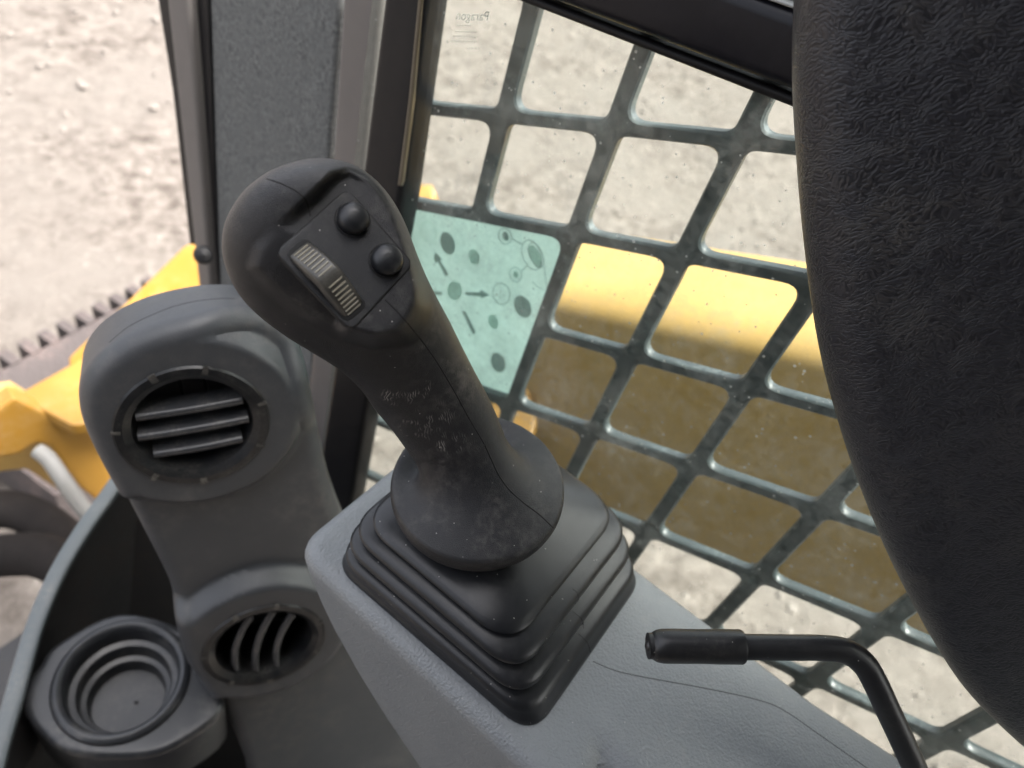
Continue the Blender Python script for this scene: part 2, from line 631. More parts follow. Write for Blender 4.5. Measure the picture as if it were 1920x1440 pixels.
def glass_mat():
    m, t, b = new_mat('dusty_glass')
    t.nodes.remove(b)
    out = t.nodes['Material Output']
    tc = nd(t, 'ShaderNodeTexCoord')
    co = tc.outputs['Object']
    tr = nd(t, 'ShaderNodeBsdfTransparent', Color=(0.90, 0.93, 0.905, 1))
    gl = nd(t, 'ShaderNodeBsdfGlossy', Roughness=0.02)
    fr = nd(t, 'ShaderNodeFresnel', IOR=1.45)
    mx = nd(t, 'ShaderNodeMixShader')
    ge = nd(t, 'ShaderNodeNewGeometry')
    one = nd(t, 'ShaderNodeMath', operation='SUBTRACT')
    one.inputs[0].default_value = 1.0
    t.links.new(ge.outputs['Backfacing'], one.inputs[1])
    ff = nd(t, 'ShaderNodeMath', operation='MULTIPLY')
    t.links.new(fr.outputs[0], ff.inputs[0])
    t.links.new(one.outputs[0], ff.inputs[1])
    t.links.new(ff.outputs[0], mx.inputs[0])
    t.links.new(tr.outputs[0], mx.inputs[1])
    t.links.new(gl.outputs[0], mx.inputs[2])
    df = nd(t, 'ShaderNodeBsdfDiffuse', Color=(0.33, 0.345, 0.33, 1))
    tl = nd(t, 'ShaderNodeBsdfTranslucent', Color=(0.38, 0.395, 0.375, 1))
    md = nd(t, 'ShaderNodeMixShader')
    md.inputs[0].default_value = 0.5
    t.links.new(df.outputs[0], md.inputs[1])
    t.links.new(tl.outputs[0], md.inputs[2])
    n1 = nd(t, 'ShaderNodeTexNoise', Scale=16.0, Detail=7.0, Roughness=0.7)
    t.links.new(co, n1.inputs['Vector'])
    r1 = ramp(t, n1.outputs[0], 0.46, 0.78, (0.10, 0.10, 0.10, 1), (0.5, 0.5, 0.5, 1))
    n3 = nd(t, 'ShaderNodeTexNoise', Scale=140.0, Detail=6.0, Roughness=0.75)
    t.links.new(co, n3.inputs['Vector'])
    r3 = ramp(t, n3.outputs[0], 0.35, 0.8)
    film = nd(t, 'ShaderNodeMath', operation='MULTIPLY')
    t.links.new(r1.outputs[0], film.inputs[0])
    t.links.new(r3.outputs[0], film.inputs[1])
    vo = nd(t, 'ShaderNodeTexVoronoi', Scale=170.0)
    t.links.new(co, vo.inputs['Vector'])
    sp = nd(t, 'ShaderNodeSeparateColor')
    t.links.new(vo.outputs['Color'], sp.inputs[0])
    sz = nd(t, 'ShaderNodeMath', operation='MULTIPLY')
    t.links.new(sp.outputs[0], sz.inputs[0])
    t.links.new(sp.outputs[1], sz.inputs[1])
    sz2 = nd(t, 'ShaderNodeMath', operation='MULTIPLY')
    t.links.new(sz.outputs[0], sz2.inputs[0])
    sz2.inputs[1].default_value = 0.17
    lt = nd(t, 'ShaderNodeMath', operation='LESS_THAN')
    t.links.new(vo.outputs['Distance'], lt.inputs[0])
    t.links.new(sz2.outputs[0], lt.inputs[1])
    ls = nd(t, 'ShaderNodeMath', operation='MULTIPLY')
    t.links.new(lt.outputs[0], ls.inputs[0])
    ls.inputs[1].default_value = 0.6
    mxx = nd(t, 'ShaderNodeMath', operation='MAXIMUM')
    t.links.new(film.outputs[0], mxx.inputs[0])
    t.links.new(ls.outputs[0], mxx.inputs[1])
    fin = nd(t, 'ShaderNodeMixShader')
    t.links.new(mxx.outputs[0], fin.inputs[0])
    t.links.new(mx.outputs[0], fin.inputs[1])
    t.links.new(md.outputs[0], fin.inputs[2])
    t.links.new(fin.outputs[0], out.inputs['Surface'])
    return m


M['glass'] = glass_mat()


def film_mat(name, col, trans=0.6, streak=True):
    m, t, b = new_mat(name)
    t.nodes.remove(b)
    out = t.nodes['Material Output']
    tc = nd(t, 'ShaderNodeTexCoord')
    n = nd(t, 'ShaderNodeTexNoise', Scale=30.0, Detail=5.0)
    t.links.new(tc.outputs['Object'], n.inputs['Vector'])
    c = mixc(t, ramp(t, n.outputs[0], 0.35, 0.75).outputs[0], rgba(col), rgba(tuple(k * 0.86 for k in col)))
    df = nd(t, 'ShaderNodeBsdfDiffuse')
    tl = nd(t, 'ShaderNodeBsdfTranslucent')
    t.links.new(c, df.inputs[0])
    t.links.new(c, tl.inputs[0])
    mx = nd(t, 'ShaderNodeMixShader')
    mx.inputs[0].default_value = trans
    t.links.new(df.outputs[0], mx.inputs[1])
    t.links.new(tl.outputs[0], mx.inputs[2])
    t.links.new(mx.outputs[0], out.inputs['Surface'])
    return m


M['film'] = film_mat('decal_film', (0.56, 0.68, 0.655), 0.66)
M['ink'] = film_mat('decal_ink', (0.30, 0.37, 0.36), 0.6)
M['ink2'] = film_mat('decal_faint_ink', (0.50, 0.64, 0.59), 0.6)
M['etch'] = film_mat('glass_etching', (0.42, 0.43, 0.40), 0.5)


def gravel_mat():
    m, t, b = new_mat('gravel_ground')
    tc = nd(t, 'ShaderNodeTexCoord')
    co = tc.outputs['Object']
    n1 = nd(t, 'ShaderNodeTexNoise', Scale=1.6, Detail=8.0, Roughness=0.65)
    n2 = nd(t, 'ShaderNodeTexNoise', Scale=14.0, Detail=8.0, Roughness=0.7)
    v1 = nd(t, 'ShaderNodeTexNoise', Scale=34.0, Detail=6.0, Roughness=0.8)
    for n in (n1, n2, v1):
        t.links.new(co, n.inputs['Vector'])
    a = mixc(t, ramp(t, n2.outputs[0], 0.36, 0.66).outputs[0], (0.050, 0.041, 0.034, 1), (0.150, 0.132, 0.116, 1))
    c = mixc(t, ramp(t, n1.outputs[0], 0.42, 0.62).outputs[0], a, (0.112, 0.099, 0.087, 1))
    sp = nd(t, 'ShaderNodeSeparateColor')
    t.links.new(v1.outputs['Color'], sp.inputs[0])
    c2 = mixc(t, ramp(t, sp.outputs[0], 0.56, 0.72, (0, 0, 0, 1), (0.8, 0.8, 0.8, 1)).outputs[0], c, (0.20, 0.182, 0.162, 1))
    t.links.new(c2, b.inputs['Base Color'])
    b.inputs['Roughness'].default_value = 0.95
    b.inputs['Specular IOR Level'].default_value = 0.2
    bp = nd(t, 'ShaderNodeBump', Strength=0.8, Distance=0.04)
    t.links.new(n2.outputs[0], bp.inputs['Height'])
    t.links.new(bp.outputs[0], b.inputs['Normal'])
    return m


M['gravel'] = gravel_mat()
M['stone'] = plastic('stone', (0.125, 0.110, 0.096), 0.9, 60, 0.3, 0.4, (0.18, 0.16, 0.14), 20, var=0.2, gdist=0.01)

X3, Y3, Z3 = Vector((1, 0, 0)), Vector((0, 1, 0)), Vector((0, 0, 1))


def W(x, y, z):
    """camera-relative metres to world"""
    return CAM + Vector((x, y, z))


# ================================================================== ground
def build_ground():
    V, Fc = [], []
    xs = [-200, -60, -20, -6] + [-3 + 0.12 * i for i in range(101)] + [12, 20, 60, 200]
    ys = [-200, -60, -20, -6] + [-3 + 0.12 * i for i in range(101)] + [12, 20, 60, 200]
    rnd = random.Random(3)
    for y in ys:
        for x in xs:
            z = 0.012 * math.sin(x * 2.3 + 1.3 * math.sin(y * 1.7)) + 0.01 * math.sin(y * 3.1 + x) + rnd.uniform(-0.006, 0.006)
            V.append((x, y, z - 0.02))
    n = len(xs)
    for j in range(len(ys) - 1):
        for i in range(n - 1):
            Fc.append((j * n + i, j * n + i + 1, (j + 1) * n + i + 1, (j + 1) * n + i))
    mk('ground', V, Fc, M['gravel'], None, kind='structure')
    # loose stones: too many to count
    ico = bmesh.new()
    bmesh.ops.create_icosphere(ico, subdivisions=1, radius=1.0)
    iv = [v.co.copy() for v in ico.verts]
    iface = [tuple(v.index for v in f.verts) for f in ico.faces]
    ico.free()
    V, Fc = [], []
    for k in range(2600):
        x = rnd.uniform(0.2, 5.5)
        y = rnd.uniform(-1.5, 5.5)
        s = 0.006 + 0.010 * rnd.random() ** 3
        b = len(V)
        sx, sy, sz = s * rnd.uniform(0.8, 1.5), s * rnd.uniform(0.8, 1.5), s * rnd.uniform(0.5, 0.9)
        a = rnd.uniform(0, 6.28)
        ca, sa = math.cos(a), math.sin(a)
        for v in iv:
            q = 1 + rnd.uniform(-0.22, 0.22)
            px, py = v.x * sx * q, v.y * sy * q
            V.append((x + px * ca - py * sa, y + px * sa + py * ca, -0.012 + sz * 0.3 + v.z * sz * q))
        Fc += [tuple(i + b for i in f) for f in iface]
    o = mk('loose_stones', V, Fc, M['stone'], None, smooth=False, kind='stuff')
    o['label'] = 'loose pale stones scattered over the gravel yard'
    o['category'] = 'stones'


build_ground()


# ================================================================== cab shell: pillar, window, added shade panels
def box(name, x0, x1, y0, y1, z0, z1, mat, parent=None, **kw):
    V = [(x, y, z) for x in (x0, x1) for y in (y0, y1) for z in (z0, z1)]
    Fc = [(0, 1, 3, 2), (4, 6, 7, 5), (0, 4, 5, 1), (2, 3, 7, 6), (0, 2, 6, 4), (1, 5, 7, 3)]
    return mk(name, V, Fc, mat, parent, smooth=False, **kw)


# ---- front pillar
PA, PB = at(720, 200, 0.535), at(345, 200, 0.70)
PU = Vector((PA.x - PB.x, PA.y - PB.y, 0)).normalized()        # towards the window
PN = PU.cross(Z3)
if PN.dot(CAM - PA) < 0:
    PN = -PN
PV = Z3


def pil(px, lift=0.0):
    """pixels to (u,v) on the pillar plane lifted towards the cab"""
    o = PA + PN * lift
    out = []
    for x, y in px:
        p = on_p(x, y, o, PN) - o
        out.append((p.dot(PU), p.dot(PV)))
    return o, out


def pslab(name, px, lift, depth, er, mat, parent, step=0.006, rr=0.0):
    o, q = pil(px, lift)
    if rr:
        q = round_poly(q, rr, 4)
    V, Fc = slab(q, o, PU, PV, PN, depth, er, step)
    ob = mk(name, V, Fc, mat, parent)
    weld(ob)
    return ob


pr = empty('front_pillar', PA - PV * 0.9 + Vector((0, 0, 0)), 'grey felt-lined cab pillar between the door opening and the side window', 'pillar')
pslab('felt_panel', [(378, -60), (640, -60), (612, 330), (560, 1000), (470, 1000), (405, 560)], 0.0, 0.03, 0.004, M['felt'], pr)
pslab('rubber_seal', [(335, -60), (388, -60), (410, 560), (475, 1000), (448, 1000), (382, 560)], 0.003, 0.03, 0.003, M['rubber'], pr)
pslab('edge_trim', [(305, -60), (346, -60), (372, 250), (396, 560), (440, 1000), (420, 1000), (374, 560), (340, 250)], 0.012, 0.035, 0.004, M['trim'], pr)
pslab('outer_flange', [(285, -60), (312, -60), (345, 190), (366, 460), (355, 460), (322, 170)], -0.02, 0.02, 0.003, M['rubber'], pr)
pslab('window_trim', [(644, -60), (722, -60), (683, 320), (620, 1000), (548, 1000), (620, 330)], 0.012, 0.03, 0.005, M['trim'], pr)
# bump stop on the edge trim
c0 = at(381, 478, 0.66)
V, Fc = lathe(c0, (CAM - c0), [(0.0085, -0.02), (0.0085, 0.0), (0.0065, 0.005), (0.0, 0.0065)], 20, cap0=True)
mk('bump_stop', V, Fc, M['rubber'], pr)

# ---- side window: glass, seals, rails
GX = 0.362
sw = empty('side_window', Vector((GX, 0.0, CAM.z - 0.95)), 'dusty flat side window pane beside the joystick console', 'window')
box('pane', GX, GX + 0.005, -0.62, 0.318, CAM.z - 0.95, CAM.z - 0.03, M['glass'], sw)


def xslab(name, px, X, depth, er, mat, parent, step=0.008, rr=0.0, **kw):
    q = []
    for x, y in px:
        p = on_x(x, y, X)
        q.append((p.y, p.z))
    if rr:
        q = round_poly(q, rr, 5)
    V, Fc = slab(q, Vector((X, 0, 0)), Y3, Z3, -X3, depth, er, step)
    ob = mk(name, V, Fc, mat, parent, **kw)
    weld(ob)
    return ob


# front seal of the window (black, with a painted brown lip)
xslab('front_seal', [(724, -60), (805, -60), (752, 370), (660, 930), (600, 1300), (560, 1300), (590, 930), (672, 370)], GX - 0.012, 0.02, 0.005, M['rubber'], sw)
M['lip'] = plastic('seal_lip', (0.10, 0.082, 0.055), 0.35, 300, 0.05, 0.5, (0.05, 0.045, 0.04), 24)  # brown strip stands in for a reflection on the black seal
xslab('seal_lip', [(788, -60), (797, -60), (772, 190), (752, 350), (744, 350), (764, 190)], GX - 0.0125, 0.008, 0.0015, M['lip'], sw, step=0.004)
# upper rail, sloping with the roof
xslab('upper_seal', [(900, -27), (965, 0), (1230, 103), (1490, 205), (1700, 287), (1700, 262), (1495, 180), (1230, 80), (1020, 0), (900, -46)], GX - 0.010, 0.016, 0.003, M['rubber'], sw)
rl = empty('cab_side_rail', Vector((GX, 0, CAM.z - 0.16)), 'glossy black steel cab rail sloping above the side window', 'rail')
xslab('rail', [(900, -48), (1018, -3), (1230, 77), (1495, 177), (1700, 256), (1700, 98), (1500, 26), (1420, -3), (1200, -84), (900, -200)], GX - 0.022, 0.03, 0.006, M['rail'], rl)
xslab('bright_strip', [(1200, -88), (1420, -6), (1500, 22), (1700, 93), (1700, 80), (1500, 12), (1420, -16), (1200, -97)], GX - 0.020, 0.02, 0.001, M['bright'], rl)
M['liner'] = plastic('pale_liner', (0.33, 0.36, 0.31), 0.8, 400, 0.6, 0.3)
l0, l1 = on_x(1200, -99, GX - 0.016), on_x(1700, 78, GX - 0.016)
lsl = (l1.z - l0.z) / (l1.y - l0.y)
q = [(0.30, l0.z + lsl * (0.30 - l0.y)), (-0.92, l0.z + lsl * (-0.92 - l0.y)), (-0.92, CAM.z + 0.355), (0.30, CAM.z + 0.355)]
V, Fc = slab(q, Vector((GX - 0.016, 0, 0)), Y3, Z3, -X3, 0.02, 0.001, 0.05)
weld(mk('liner_panel', V, Fc, M['liner'], rl))

# ---- etched maker's mark on the glass, reading from outside
ew = on_x(893, 24, GX - 0.0006)


def text_mesh(name, s, size, org, ux, uy, mat, parent):
    cu = bpy.data.curves.new(name, 'FONT')
    cu.body = s
    cu.size = size
    cu.align_x = 'CENTER'
    tmp = bpy.data.objects.new(name, cu)
    COL.objects.link(tmp)
    dg = bpy.context.evaluated_depsgraph_get()
    me = bpy.data.meshes.new_from_object(tmp.evaluated_get(dg))
    V = [org + ux * v.co.x + uy * v.co.y for v in me.vertices]
    Fc = [tuple(p.vertices) for p in me.polygons]
    bpy.data.objects.remove(tmp)
    return mk(name, V, Fc, mat, parent, smooth=False)


ey = Vector((0, 1, -0.40)).normalized()          # text direction along the guard rows, mirrored seen from inside
mirror = Vector((0, 1, -0.40)).normalized()
mark = text_mesh('etched_mark', 'Paragon', 0.0072, on_x(884, 38, GX - 0.0006), ey, Z3, M['etch'], sw)
rnd = random.Random(5)
for k, (yy, n, xx) in enumerate(((50, 7, 868), (62, 10, 872), (71, 11, 870), (80, 12, 868), (93, 5, 886))):
    Vd, Fd = [], []
    o = on_x(xx, yy, GX - 0.0006)
    for i in range(n):
        for (a0, a1, b0, b1) in ((0, 0.0003, 0, 0.0013), (0.0006, 0.0009, 0.0002, 0.0011)):
            j = rnd.uniform(0, 0.0003)
            s = (i - n / 2) * 0.0016 + j
            b = len(Vd)
            Vd += [o + ey * (s + a0) + Z3 * b0, o + ey * (s + a1) + Z3 * b0, o + ey * (s + a1) + Z3 * b1, o + ey * (s + a0) + Z3 * b1]
            Fd.append((b, b + 1, b + 2, b + 3))
    mk('etched_line', Vd, Fd, M['etch'], sw, smooth=False)

# ---- window guard: punched steel sheet, columns upright, rows sloping with the roof
SX = 0.38
SC = SX / 0.426
GY = [0.322, 0.245, 0.166, 0.090, 0.009, -0.078, -0.1615, -0.250, -0.342, -0.436, -0.53]
GC = [-0.040, -0.130, -0.212, -0.304, -0.392, -0.484, -0.579, -0.676, -0.775, -0.876]
TH = 0.008


def gnode(i, j):
    y = GY[i] * SC
    return (y, CAM.z + GC[j] * SC - 0.40 * y)


def build_guard():
    V, Fc = [], []

    def cell(c4, hv, hh, r):
        # c4: four lattice nodes ccw in (y,z): front-top, rear-top, rear-bottom, front-bottom
        (y0, z0), (y1, z1), (y2, z2), (y3, z3) = c4
        q = [(y0 - hv, z0 - hh + 0.4 * hv), (y1 + hv, z1 - hh - 0.4 * hv), (y2 + hv, z2 + hh - 0.4 * hv), (y3 - hv, z3 + hh + 0.4 * hv)]
        n = 6
        ip = round_poly(q, r, n)
        big = round_poly([(y0 - hv + 0.0012, z0 - hh + 0.4 * hv + 0.0012), (y1 + hv - 0.0012, z1 - hh - 0.4 * hv + 0.0012),
                          (y2 + hv - 0.0012, z2 + hh - 0.4 * hv - 0.0012), (y3 - hv + 0.0012, z3 + hh + 0.4 * hv - 0.0012)], r + 0.001, n)
        m = len(ip)
        base = len(V)
        layers = [(SX - TH / 2, big), (SX - TH / 2 + 0.0012, ip), (SX + TH / 2 - 0.0012, ip), (SX + TH / 2, big)]
        for X, pl in layers:
            V.extend((X, a, b) for a, b in pl)
        for k in range(3):
            for i in range(m):
                a, b = base + k * m + i, base + k * m + (i + 1) % m
                Fc.append((a, b, b + m, a + m))
        for X, k in ((SX - TH / 2, 0), (SX + TH / 2, 3)):
            ob = len(V)
            V.extend((X, a, b) for a, b in c4)
            for ci in range(4):
                for s in range(n):
                    i = ci * (n + 1) + s
                    Fc.append((ob + ci, base + k * m + i, base + k * m + (i + 1) % m))
                i = ci * (n + 1) + n
                Fc.append((ob + ci, base + k * m + i, base + k * m + (i + 1) % m, ob + (ci + 1) % 4))

    for i in range(len(GY) - 1):
        for j in range(len(GC) - 1):
            if i < 2 and 2 <= j < 4:
                continue
            cell([gnode(i, j), gnode(i + 1, j), gnode(i + 1, j + 1), gnode(i, j + 1)], 0.0054, 0.0043, 0.0085)
    cell([gnode(0, 2), gnode(2, 2), gnode(2, 4), gnode(0, 4)], 0.0045, 0.0043, 0.0085)
    # solid rim towards the pillar
    b = len(V)
    f0, f1 = gnode(0, 0), gnode(0, len(GC) - 1)
    for X in (SX - TH / 2, SX + TH / 2):
        V.extend([(X, f0[0], f0[1]), (X, f0[0] + 0.03, f0[1]), (X, f1[0] + 0.03, f1[1]), (X, f1[0], f1[1])])
    Fc.extend([(b, b + 1, b + 2, b + 3), (b + 4, b + 5, b + 6, b + 7), (b + 1, b + 2, b + 6, b + 5)])
    o = mk('window_guard', V, Fc, M['guard'], None, label='dark green-black punched steel guard of rounded openings outside the side window', cat='guard')
    weld(o, 1e-6)


build_guard()

# ---- control decal filling the double opening of the guard
DX = SX + 0.0065
dc = empty('control_decal', Vector((DX, gnode(1, 3)[0], gnode(1, 4)[1])), 'translucent green control diagram decal behind the joystick grip', 'decal')
g0, g1, g2, g3 = gnode(0, 2), gnode(2, 2), gnode(2, 4), gnode(0, 4)
V = [(X, y, z) for X in (DX, DX + 0.001) for (y, z) in (g0, g1, g2, g3)]
mk('film', V, [(0, 1, 2, 3), (7, 6, 5, 4), (0, 4, 5, 1), (1, 5, 6, 2), (2, 6, 7, 3), (3, 7, 4, 0)], M['film'], dc, smooth=False)
IX = DX - 0.0006


def flat_px(name, px, mat, X=IX):
    V = [on_x(x, y, X) for x, y in px]
    return mk(name, V, [tuple(range(len(V)))], mat, dc, smooth=False)


def ell(cx, cy, a, b, rot=0.0, n=28):
    return [(cx + a * math.cos(t) * math.cos(rot) - b * math.sin(t) * math.sin(rot), cy + a * math.cos(t) * math.sin(rot) + b * math.sin(t) * math.cos(rot))
            for t in (2 * math.pi * k / n for k in range(n))]


def ring_px(name, px, wdt, mat, closed=True, X=IX):
    P = [np.array(p, float) for p in px]
    m = len(P)
    V, Fc = [], []
    for i in range(m):
        t = (P[(i + 1) % m] if closed or i < m - 1 else P[i]) - (P[i - 1] if closed or i > 0 else P[i])
        t = t / max(np.linalg.norm(t), 1e-9)
        nn = np.array((-t[1], t[0])) * wdt / 2
        V += [on_x(*(P[i] + nn), X), on_x(*(P[i] - nn), X)]
    for i in range(m if closed else m - 1):
        a, b = 2 * i, 2 * ((i + 1) % m)
        Fc.append((a, a + 1, b + 1, b))
    return mk(name, V, Fc, mat, dc, smooth=False)


flat_px('printed_disc', ell(839, 456, 13, 22, -0.30), M['ink'])
flat_px('printed_disc', ell(980, 575, 15, 22, -0.45), M['ink'])
flat_px('printed_disc', ell(934, 680, 13, 19, -0.35), M['ink'])
flat_px('printed_disc', ell(889, 482, 10, 15, -0.3), M['ink2'])
flat_px('printed_disc', ell(925, 603, 9, 14, -0.3), M['ink2'])
flat_px('printed_disc', ell(852, 545, 14, 18, 0), M['ink2'])
flat_px('printed_arrow', [(813, 484), (816, 473), (829, 486), (825, 488), (841, 514), (835, 519), (821, 491), (817, 494)], M['ink'])
flat_px('printed_arrow', [(872, 548), (900, 548), (901, 543), (918, 553), (903, 560), (901, 556), (873, 553)], M['ink'])
flat_px('printed_arrow', [(866, 584), (872, 583), (892, 622), (887, 628)], M['ink'])
flat_px('printed_arrow', [(812, 546), (829, 547), (829, 554), (812, 553)], M['ink'])
ring_px('printed_ring', ell(947, 443, 12, 15, -0.3), 1.6, M['ink'])
flat_px('printed_dot', ell(948, 443, 6, 9, -0.3), M['ink'])
ring_px('printed_ring', ell(967, 515, 11, 14, -0.3), 1.4, M['ink'])
flat_px('printed_dot', ell(967, 515, 5, 7, -0.3), M['ink2'])
ring_px('printed_ring', ell(940, 551, 16, 20, -0.2), 1.6, M['ink'])
ring_px('printed_ring', ell(940, 554, 6, 5, 0, 3), 1.6, M['ink'])
ring_px('printed_ring', ell(997, 478, 17, 29, -0.35), 1.6, M['ink'])
flat_px('printed_dot', ell(1003, 480, 10, 22, -0.4), M['ink2'])
ring_px('printed_ring', ell(1005, 478, 12, 25, -0.4), 1.4, M['ink'])
ring_px('printed_line', [(959, 447), (978, 458)], 1.5, M['ink'], False)
ring_px('printed_line', [(978, 508), (988, 498)], 1.5, M['ink'], False)
ring_px('printed_line', [(1020, 500), (1026, 546), (1008, 538), (998, 528)], 1.5, M['ink'], False)
ring_px('printed_ring', ell(803, 435, 14, 19, -0.3), 1.3, M['ink2'])

# ---- unseen roof and walls, added to keep the sun off and shape the light
rf = box('cab_roof', -0.95, 0.42, -0.95, 0.06, CAM.z + 0.36, CAM.z + 0.42, M['roof'],
         label='flat grey cab roof panel above the operator seat', cat='roof')

box('cab_left_wall', -0.68, -0.64, -0.92, 0.22, CAM.z - 1.1, CAM.z + 0.355, M['roof'],
    label='flat grey cab side wall beyond the operator seat', cat='wall')  # out of view, added to block fill light from the left
box('cab_rear_wall', -0.95, 0.34, -0.97, -0.93, CAM.z - 0.9, CAM.z + 0.355, M['roof'],
    label='flat grey cab rear wall behind the operator seat', cat='wall')  # out of view, added to cut light from behind

# ================================================================== console
ZC = CAM.z - 0.36
con = empty('armrest_console', Vector((0.22, -0.05, ZC - 0.17)), 'light grey textured plastic armrest console carrying the joystick boot', 'console')


def con_h(x, y):
    # finger cut in the inner edge, running back and inwards
    ax, ay = 0.1905, -0.0255
    dx, dy = -0.62, -0.785
    al = (x - ax) * dx + (y - ay) * dy
    la = abs((x - ax) * dy - (y - ay) * dx)
    d = max(0.0, min(al, 0.06) * 0.55 - la * 0.95) if al > 0 else 0.0
    k = 0.004
    d = math.sqrt(d * d + k * k) - k if d > 0 else 0.0
    # outer shoulder falls away towards the window
    s = max(0.0, x - 0.262)
    return -d - 6.0 * s * s


def build_console():
    poly = [(0.156, 0.150), (0.286, 0.150), (0.288, 0.02), (0.289, -0.12), (0.300, -0.20), (0.305, -0.42), (0.128, -0.42), (0.149, -0.05)]
    poly = round_poly(poly, [0.02, 0.03, 0.05, 0.05, 0.05, 0.01, 0.01, 0.05], 8)
    o = Vector((0, 0, ZC))

    def wl(dz):
        def f(u, v, nu, nv):
            dy = 0.0
            if v > -0.1:
                k = (v + 0.1) / 0.25
                dy = -k * (0.30 * dz + 4.2 * dz * dz)
            dx = 0.05 * dz * (1 if u < 0.22 else -1.2)
            return Vector((u + dx, v + dy, ZC - 0.006 - dz))
        return f
    V, Fc = slab(poly, o, X3, Y3, Z3, 0.1, 0.008, 0.0045, con_h, wall=[wl(d) for d in (0.01, 0.03, 0.05, 0.075, 0.10, 0.125, 0.15, 0.17)])
    ob = mk('shell', V, Fc, M['console'], con)
    weld(ob)
    t = bvh(ob)
    seam('parting_line', t, [(1112, 1240), (1150, 1256), (1200, 1268), (1330, 1292), (1420, 1312), (1470, 1332), (1540, 1380), (1600, 1422), (1640, 1450)], 0.00035, M['seamline'], con)


build_console()

# ================================================================== joystick
joy = empty('joystick', Vector((0.222, 0.06, ZC)), 'black joystick with thumb wheel, two round buttons and a ribbed rubber boot', 'joystick')


# ---- boot: stacked rounded rectangles
def build_boot():
    base = (0.1640, 0.281, -0.0055, 0.1265)
    top = (0.1745, 0.2775, 0.0290, 0.1195)
    H = 0.046

    def rect(t, out, h, r):
        x0, x1, y0, y1 = [base[k] * (1 - t) + top[k] * t for k in range(4)]
        p = [(x0 - out, y0 - out), (x1 + out, y0 - out), (x1 + out, y1 + out), (x0 - out, y1 + out)]
        rp = round_poly(p, r, 10)
        tot = []
        m = len(rp)
        for i in range(m):                       # subdivide the straight sides
            a, b = np.array(rp[i]), np.array(rp[(i + 1) % m])
            n = 10 if np.linalg.norm(b - a) > 0.03 else 1
            for k in range(n):
                q = a + (b - a) * k / n
                tot.append(Vector((q[0], q[1], ZC + h)))
        return tot
    rings = []
    prof = [(0, 0.0005, 0.0), (0.02, 0.0012, 0.001), (0.10, 0.001, 0.006), (0.20, 0.0018, 0.0105), (0.26, 0.0012, 0.0130), (0.31, -0.0012, 0.0143), (0.34, -0.0024, 0.0158),
            (0.37, -0.0014, 0.0176), (0.42, 0.0020, 0.0195), (0.47, 0.0030, 0.0225), (0.52, 0.0022, 0.0255), (0.56, -0.0006, 0.0272), (0.59, -0.0024, 0.0285),
            (0.62, -0.0012, 0.0302), (0.66, 0.0020, 0.0320), (0.71, 0.0030, 0.0350), (0.76, 0.0022, 0.0378), (0.80, -0.0004, 0.0394), (0.84, -0.0022, 0.0405),
            (0.88, -0.0012, 0.0418), (0.93, 0.0014, 0.0432), (0.98, 0.0012, 0.0452), (1.0, 0.0002, 0.0468)]
    pr_ = cr([list(p) for p in prof], 2)
    for t, o, h in pr_:
        rings.append(rect(t, o * 1.5, h * 0.87, 0.017 + 0.004 * t))
    # top plate rising in a dome to the neck below the collar
    nc = Vector((0.2335, 0.0865))
    first = rings[-1]
    for s, h in ((0.06, 0.0418), (0.14, 0.0432), (0.25, 0.0450), (0.38, 0.0472), (0.52, 0.0500), (0.64, 0.0530)):
        ring = []
        for p in first:
            q = Vector((p.x, p.y)).lerp(nc, s)
            d = Vector((p.x, p.y)) - nc
            rr = d.normalized() * 0.05 * (1 - s) / 0.5
            kk = max(0.0, (s - 0.2) / 0.44) * 0.6
            q = q.lerp(nc + rr * 0.75, kk)
            ring.append(Vector((q.x, q.y, ZC + h)))
        rings.append(ring)
    V, Fc = loft(rings, False, True)
    o = mk('boot', V, Fc, M['boot'], joy, sharp=75)
    t = bvh(o)
    for px in ([(1074, 1104), (1083, 1112), (1084, 1126), (1078, 1132)], [(1074, 1146), (1090, 1160), (1095, 1178)], [(1084, 1188), (1102, 1206), (1110, 1238)]):
        seam('mould_line', t, px, 0.0003, M['gap'], o, 6)


build_boot()

# ---- grip: lofted through traced left/right outline pairs, depth falls from the collar to the head
ST = [  # Lx, Ly, Rx, Ry, depth of the axis, half thickness
    (838, 965, 990, 915, 0.3725, 0.0228), (803, 900, 960, 855, 0.3660, 0.0228), (767, 847, 937, 793, 0.3585, 0.0228), (735, 803, 913, 740, 0.3505, 0.0230),
    (705, 766, 890, 697, 0.342, 0.0234), (680, 730, 867, 652, 0.333, 0.0238), (641, 693, 843, 603, 0.3235, 0.0246), (592, 661, 820, 560, 0.3140, 0.0254),
    (540, 628, 800, 520, 0.3048, 0.0260), (490, 589, 783, 480, 0.297, 0.0262), (455, 550, 768, 440, 0.290, 0.0260), (433, 508, 752, 404, 0.284, 0.0255),
    (423, 464, 731, 369, 0.279, 0.0248), (427, 420, 704, 338, 0.275, 0.0236), (444, 382, 671, 314, 0.272, 0.0218), (468, 350, 630, 300, 0.270, 0.0188),
    (504, 322, 588, 297, 0.269, 0.0130), (532, 309, 556, 302, 0.2685, 0.0050)]
FC = at(650, 487, 0.2625)                                    # centre of the thumb face
fv = (CAM - FC).normalized()
FN = (fv + RIGHT * 0.16 - DOWN * 0.22).normalized()          # its normal: up and to the right of the line of sight
FU = (on_p(772, 495, FC, FN) - on_p(653, 359, FC, FN)).normalized()
FV = FN.cross(FU)
FACET = [(476, 500), (486, 468), (510, 442), (545, 415), (590, 374), (628, 334), (655, 322), (686, 336), (712, 366), (740, 405), (761, 450),
         (778, 500), (788, 540), (792, 575), (780, 607), (757, 632), (700, 640), (622, 616), (560, 581), (505, 535)]


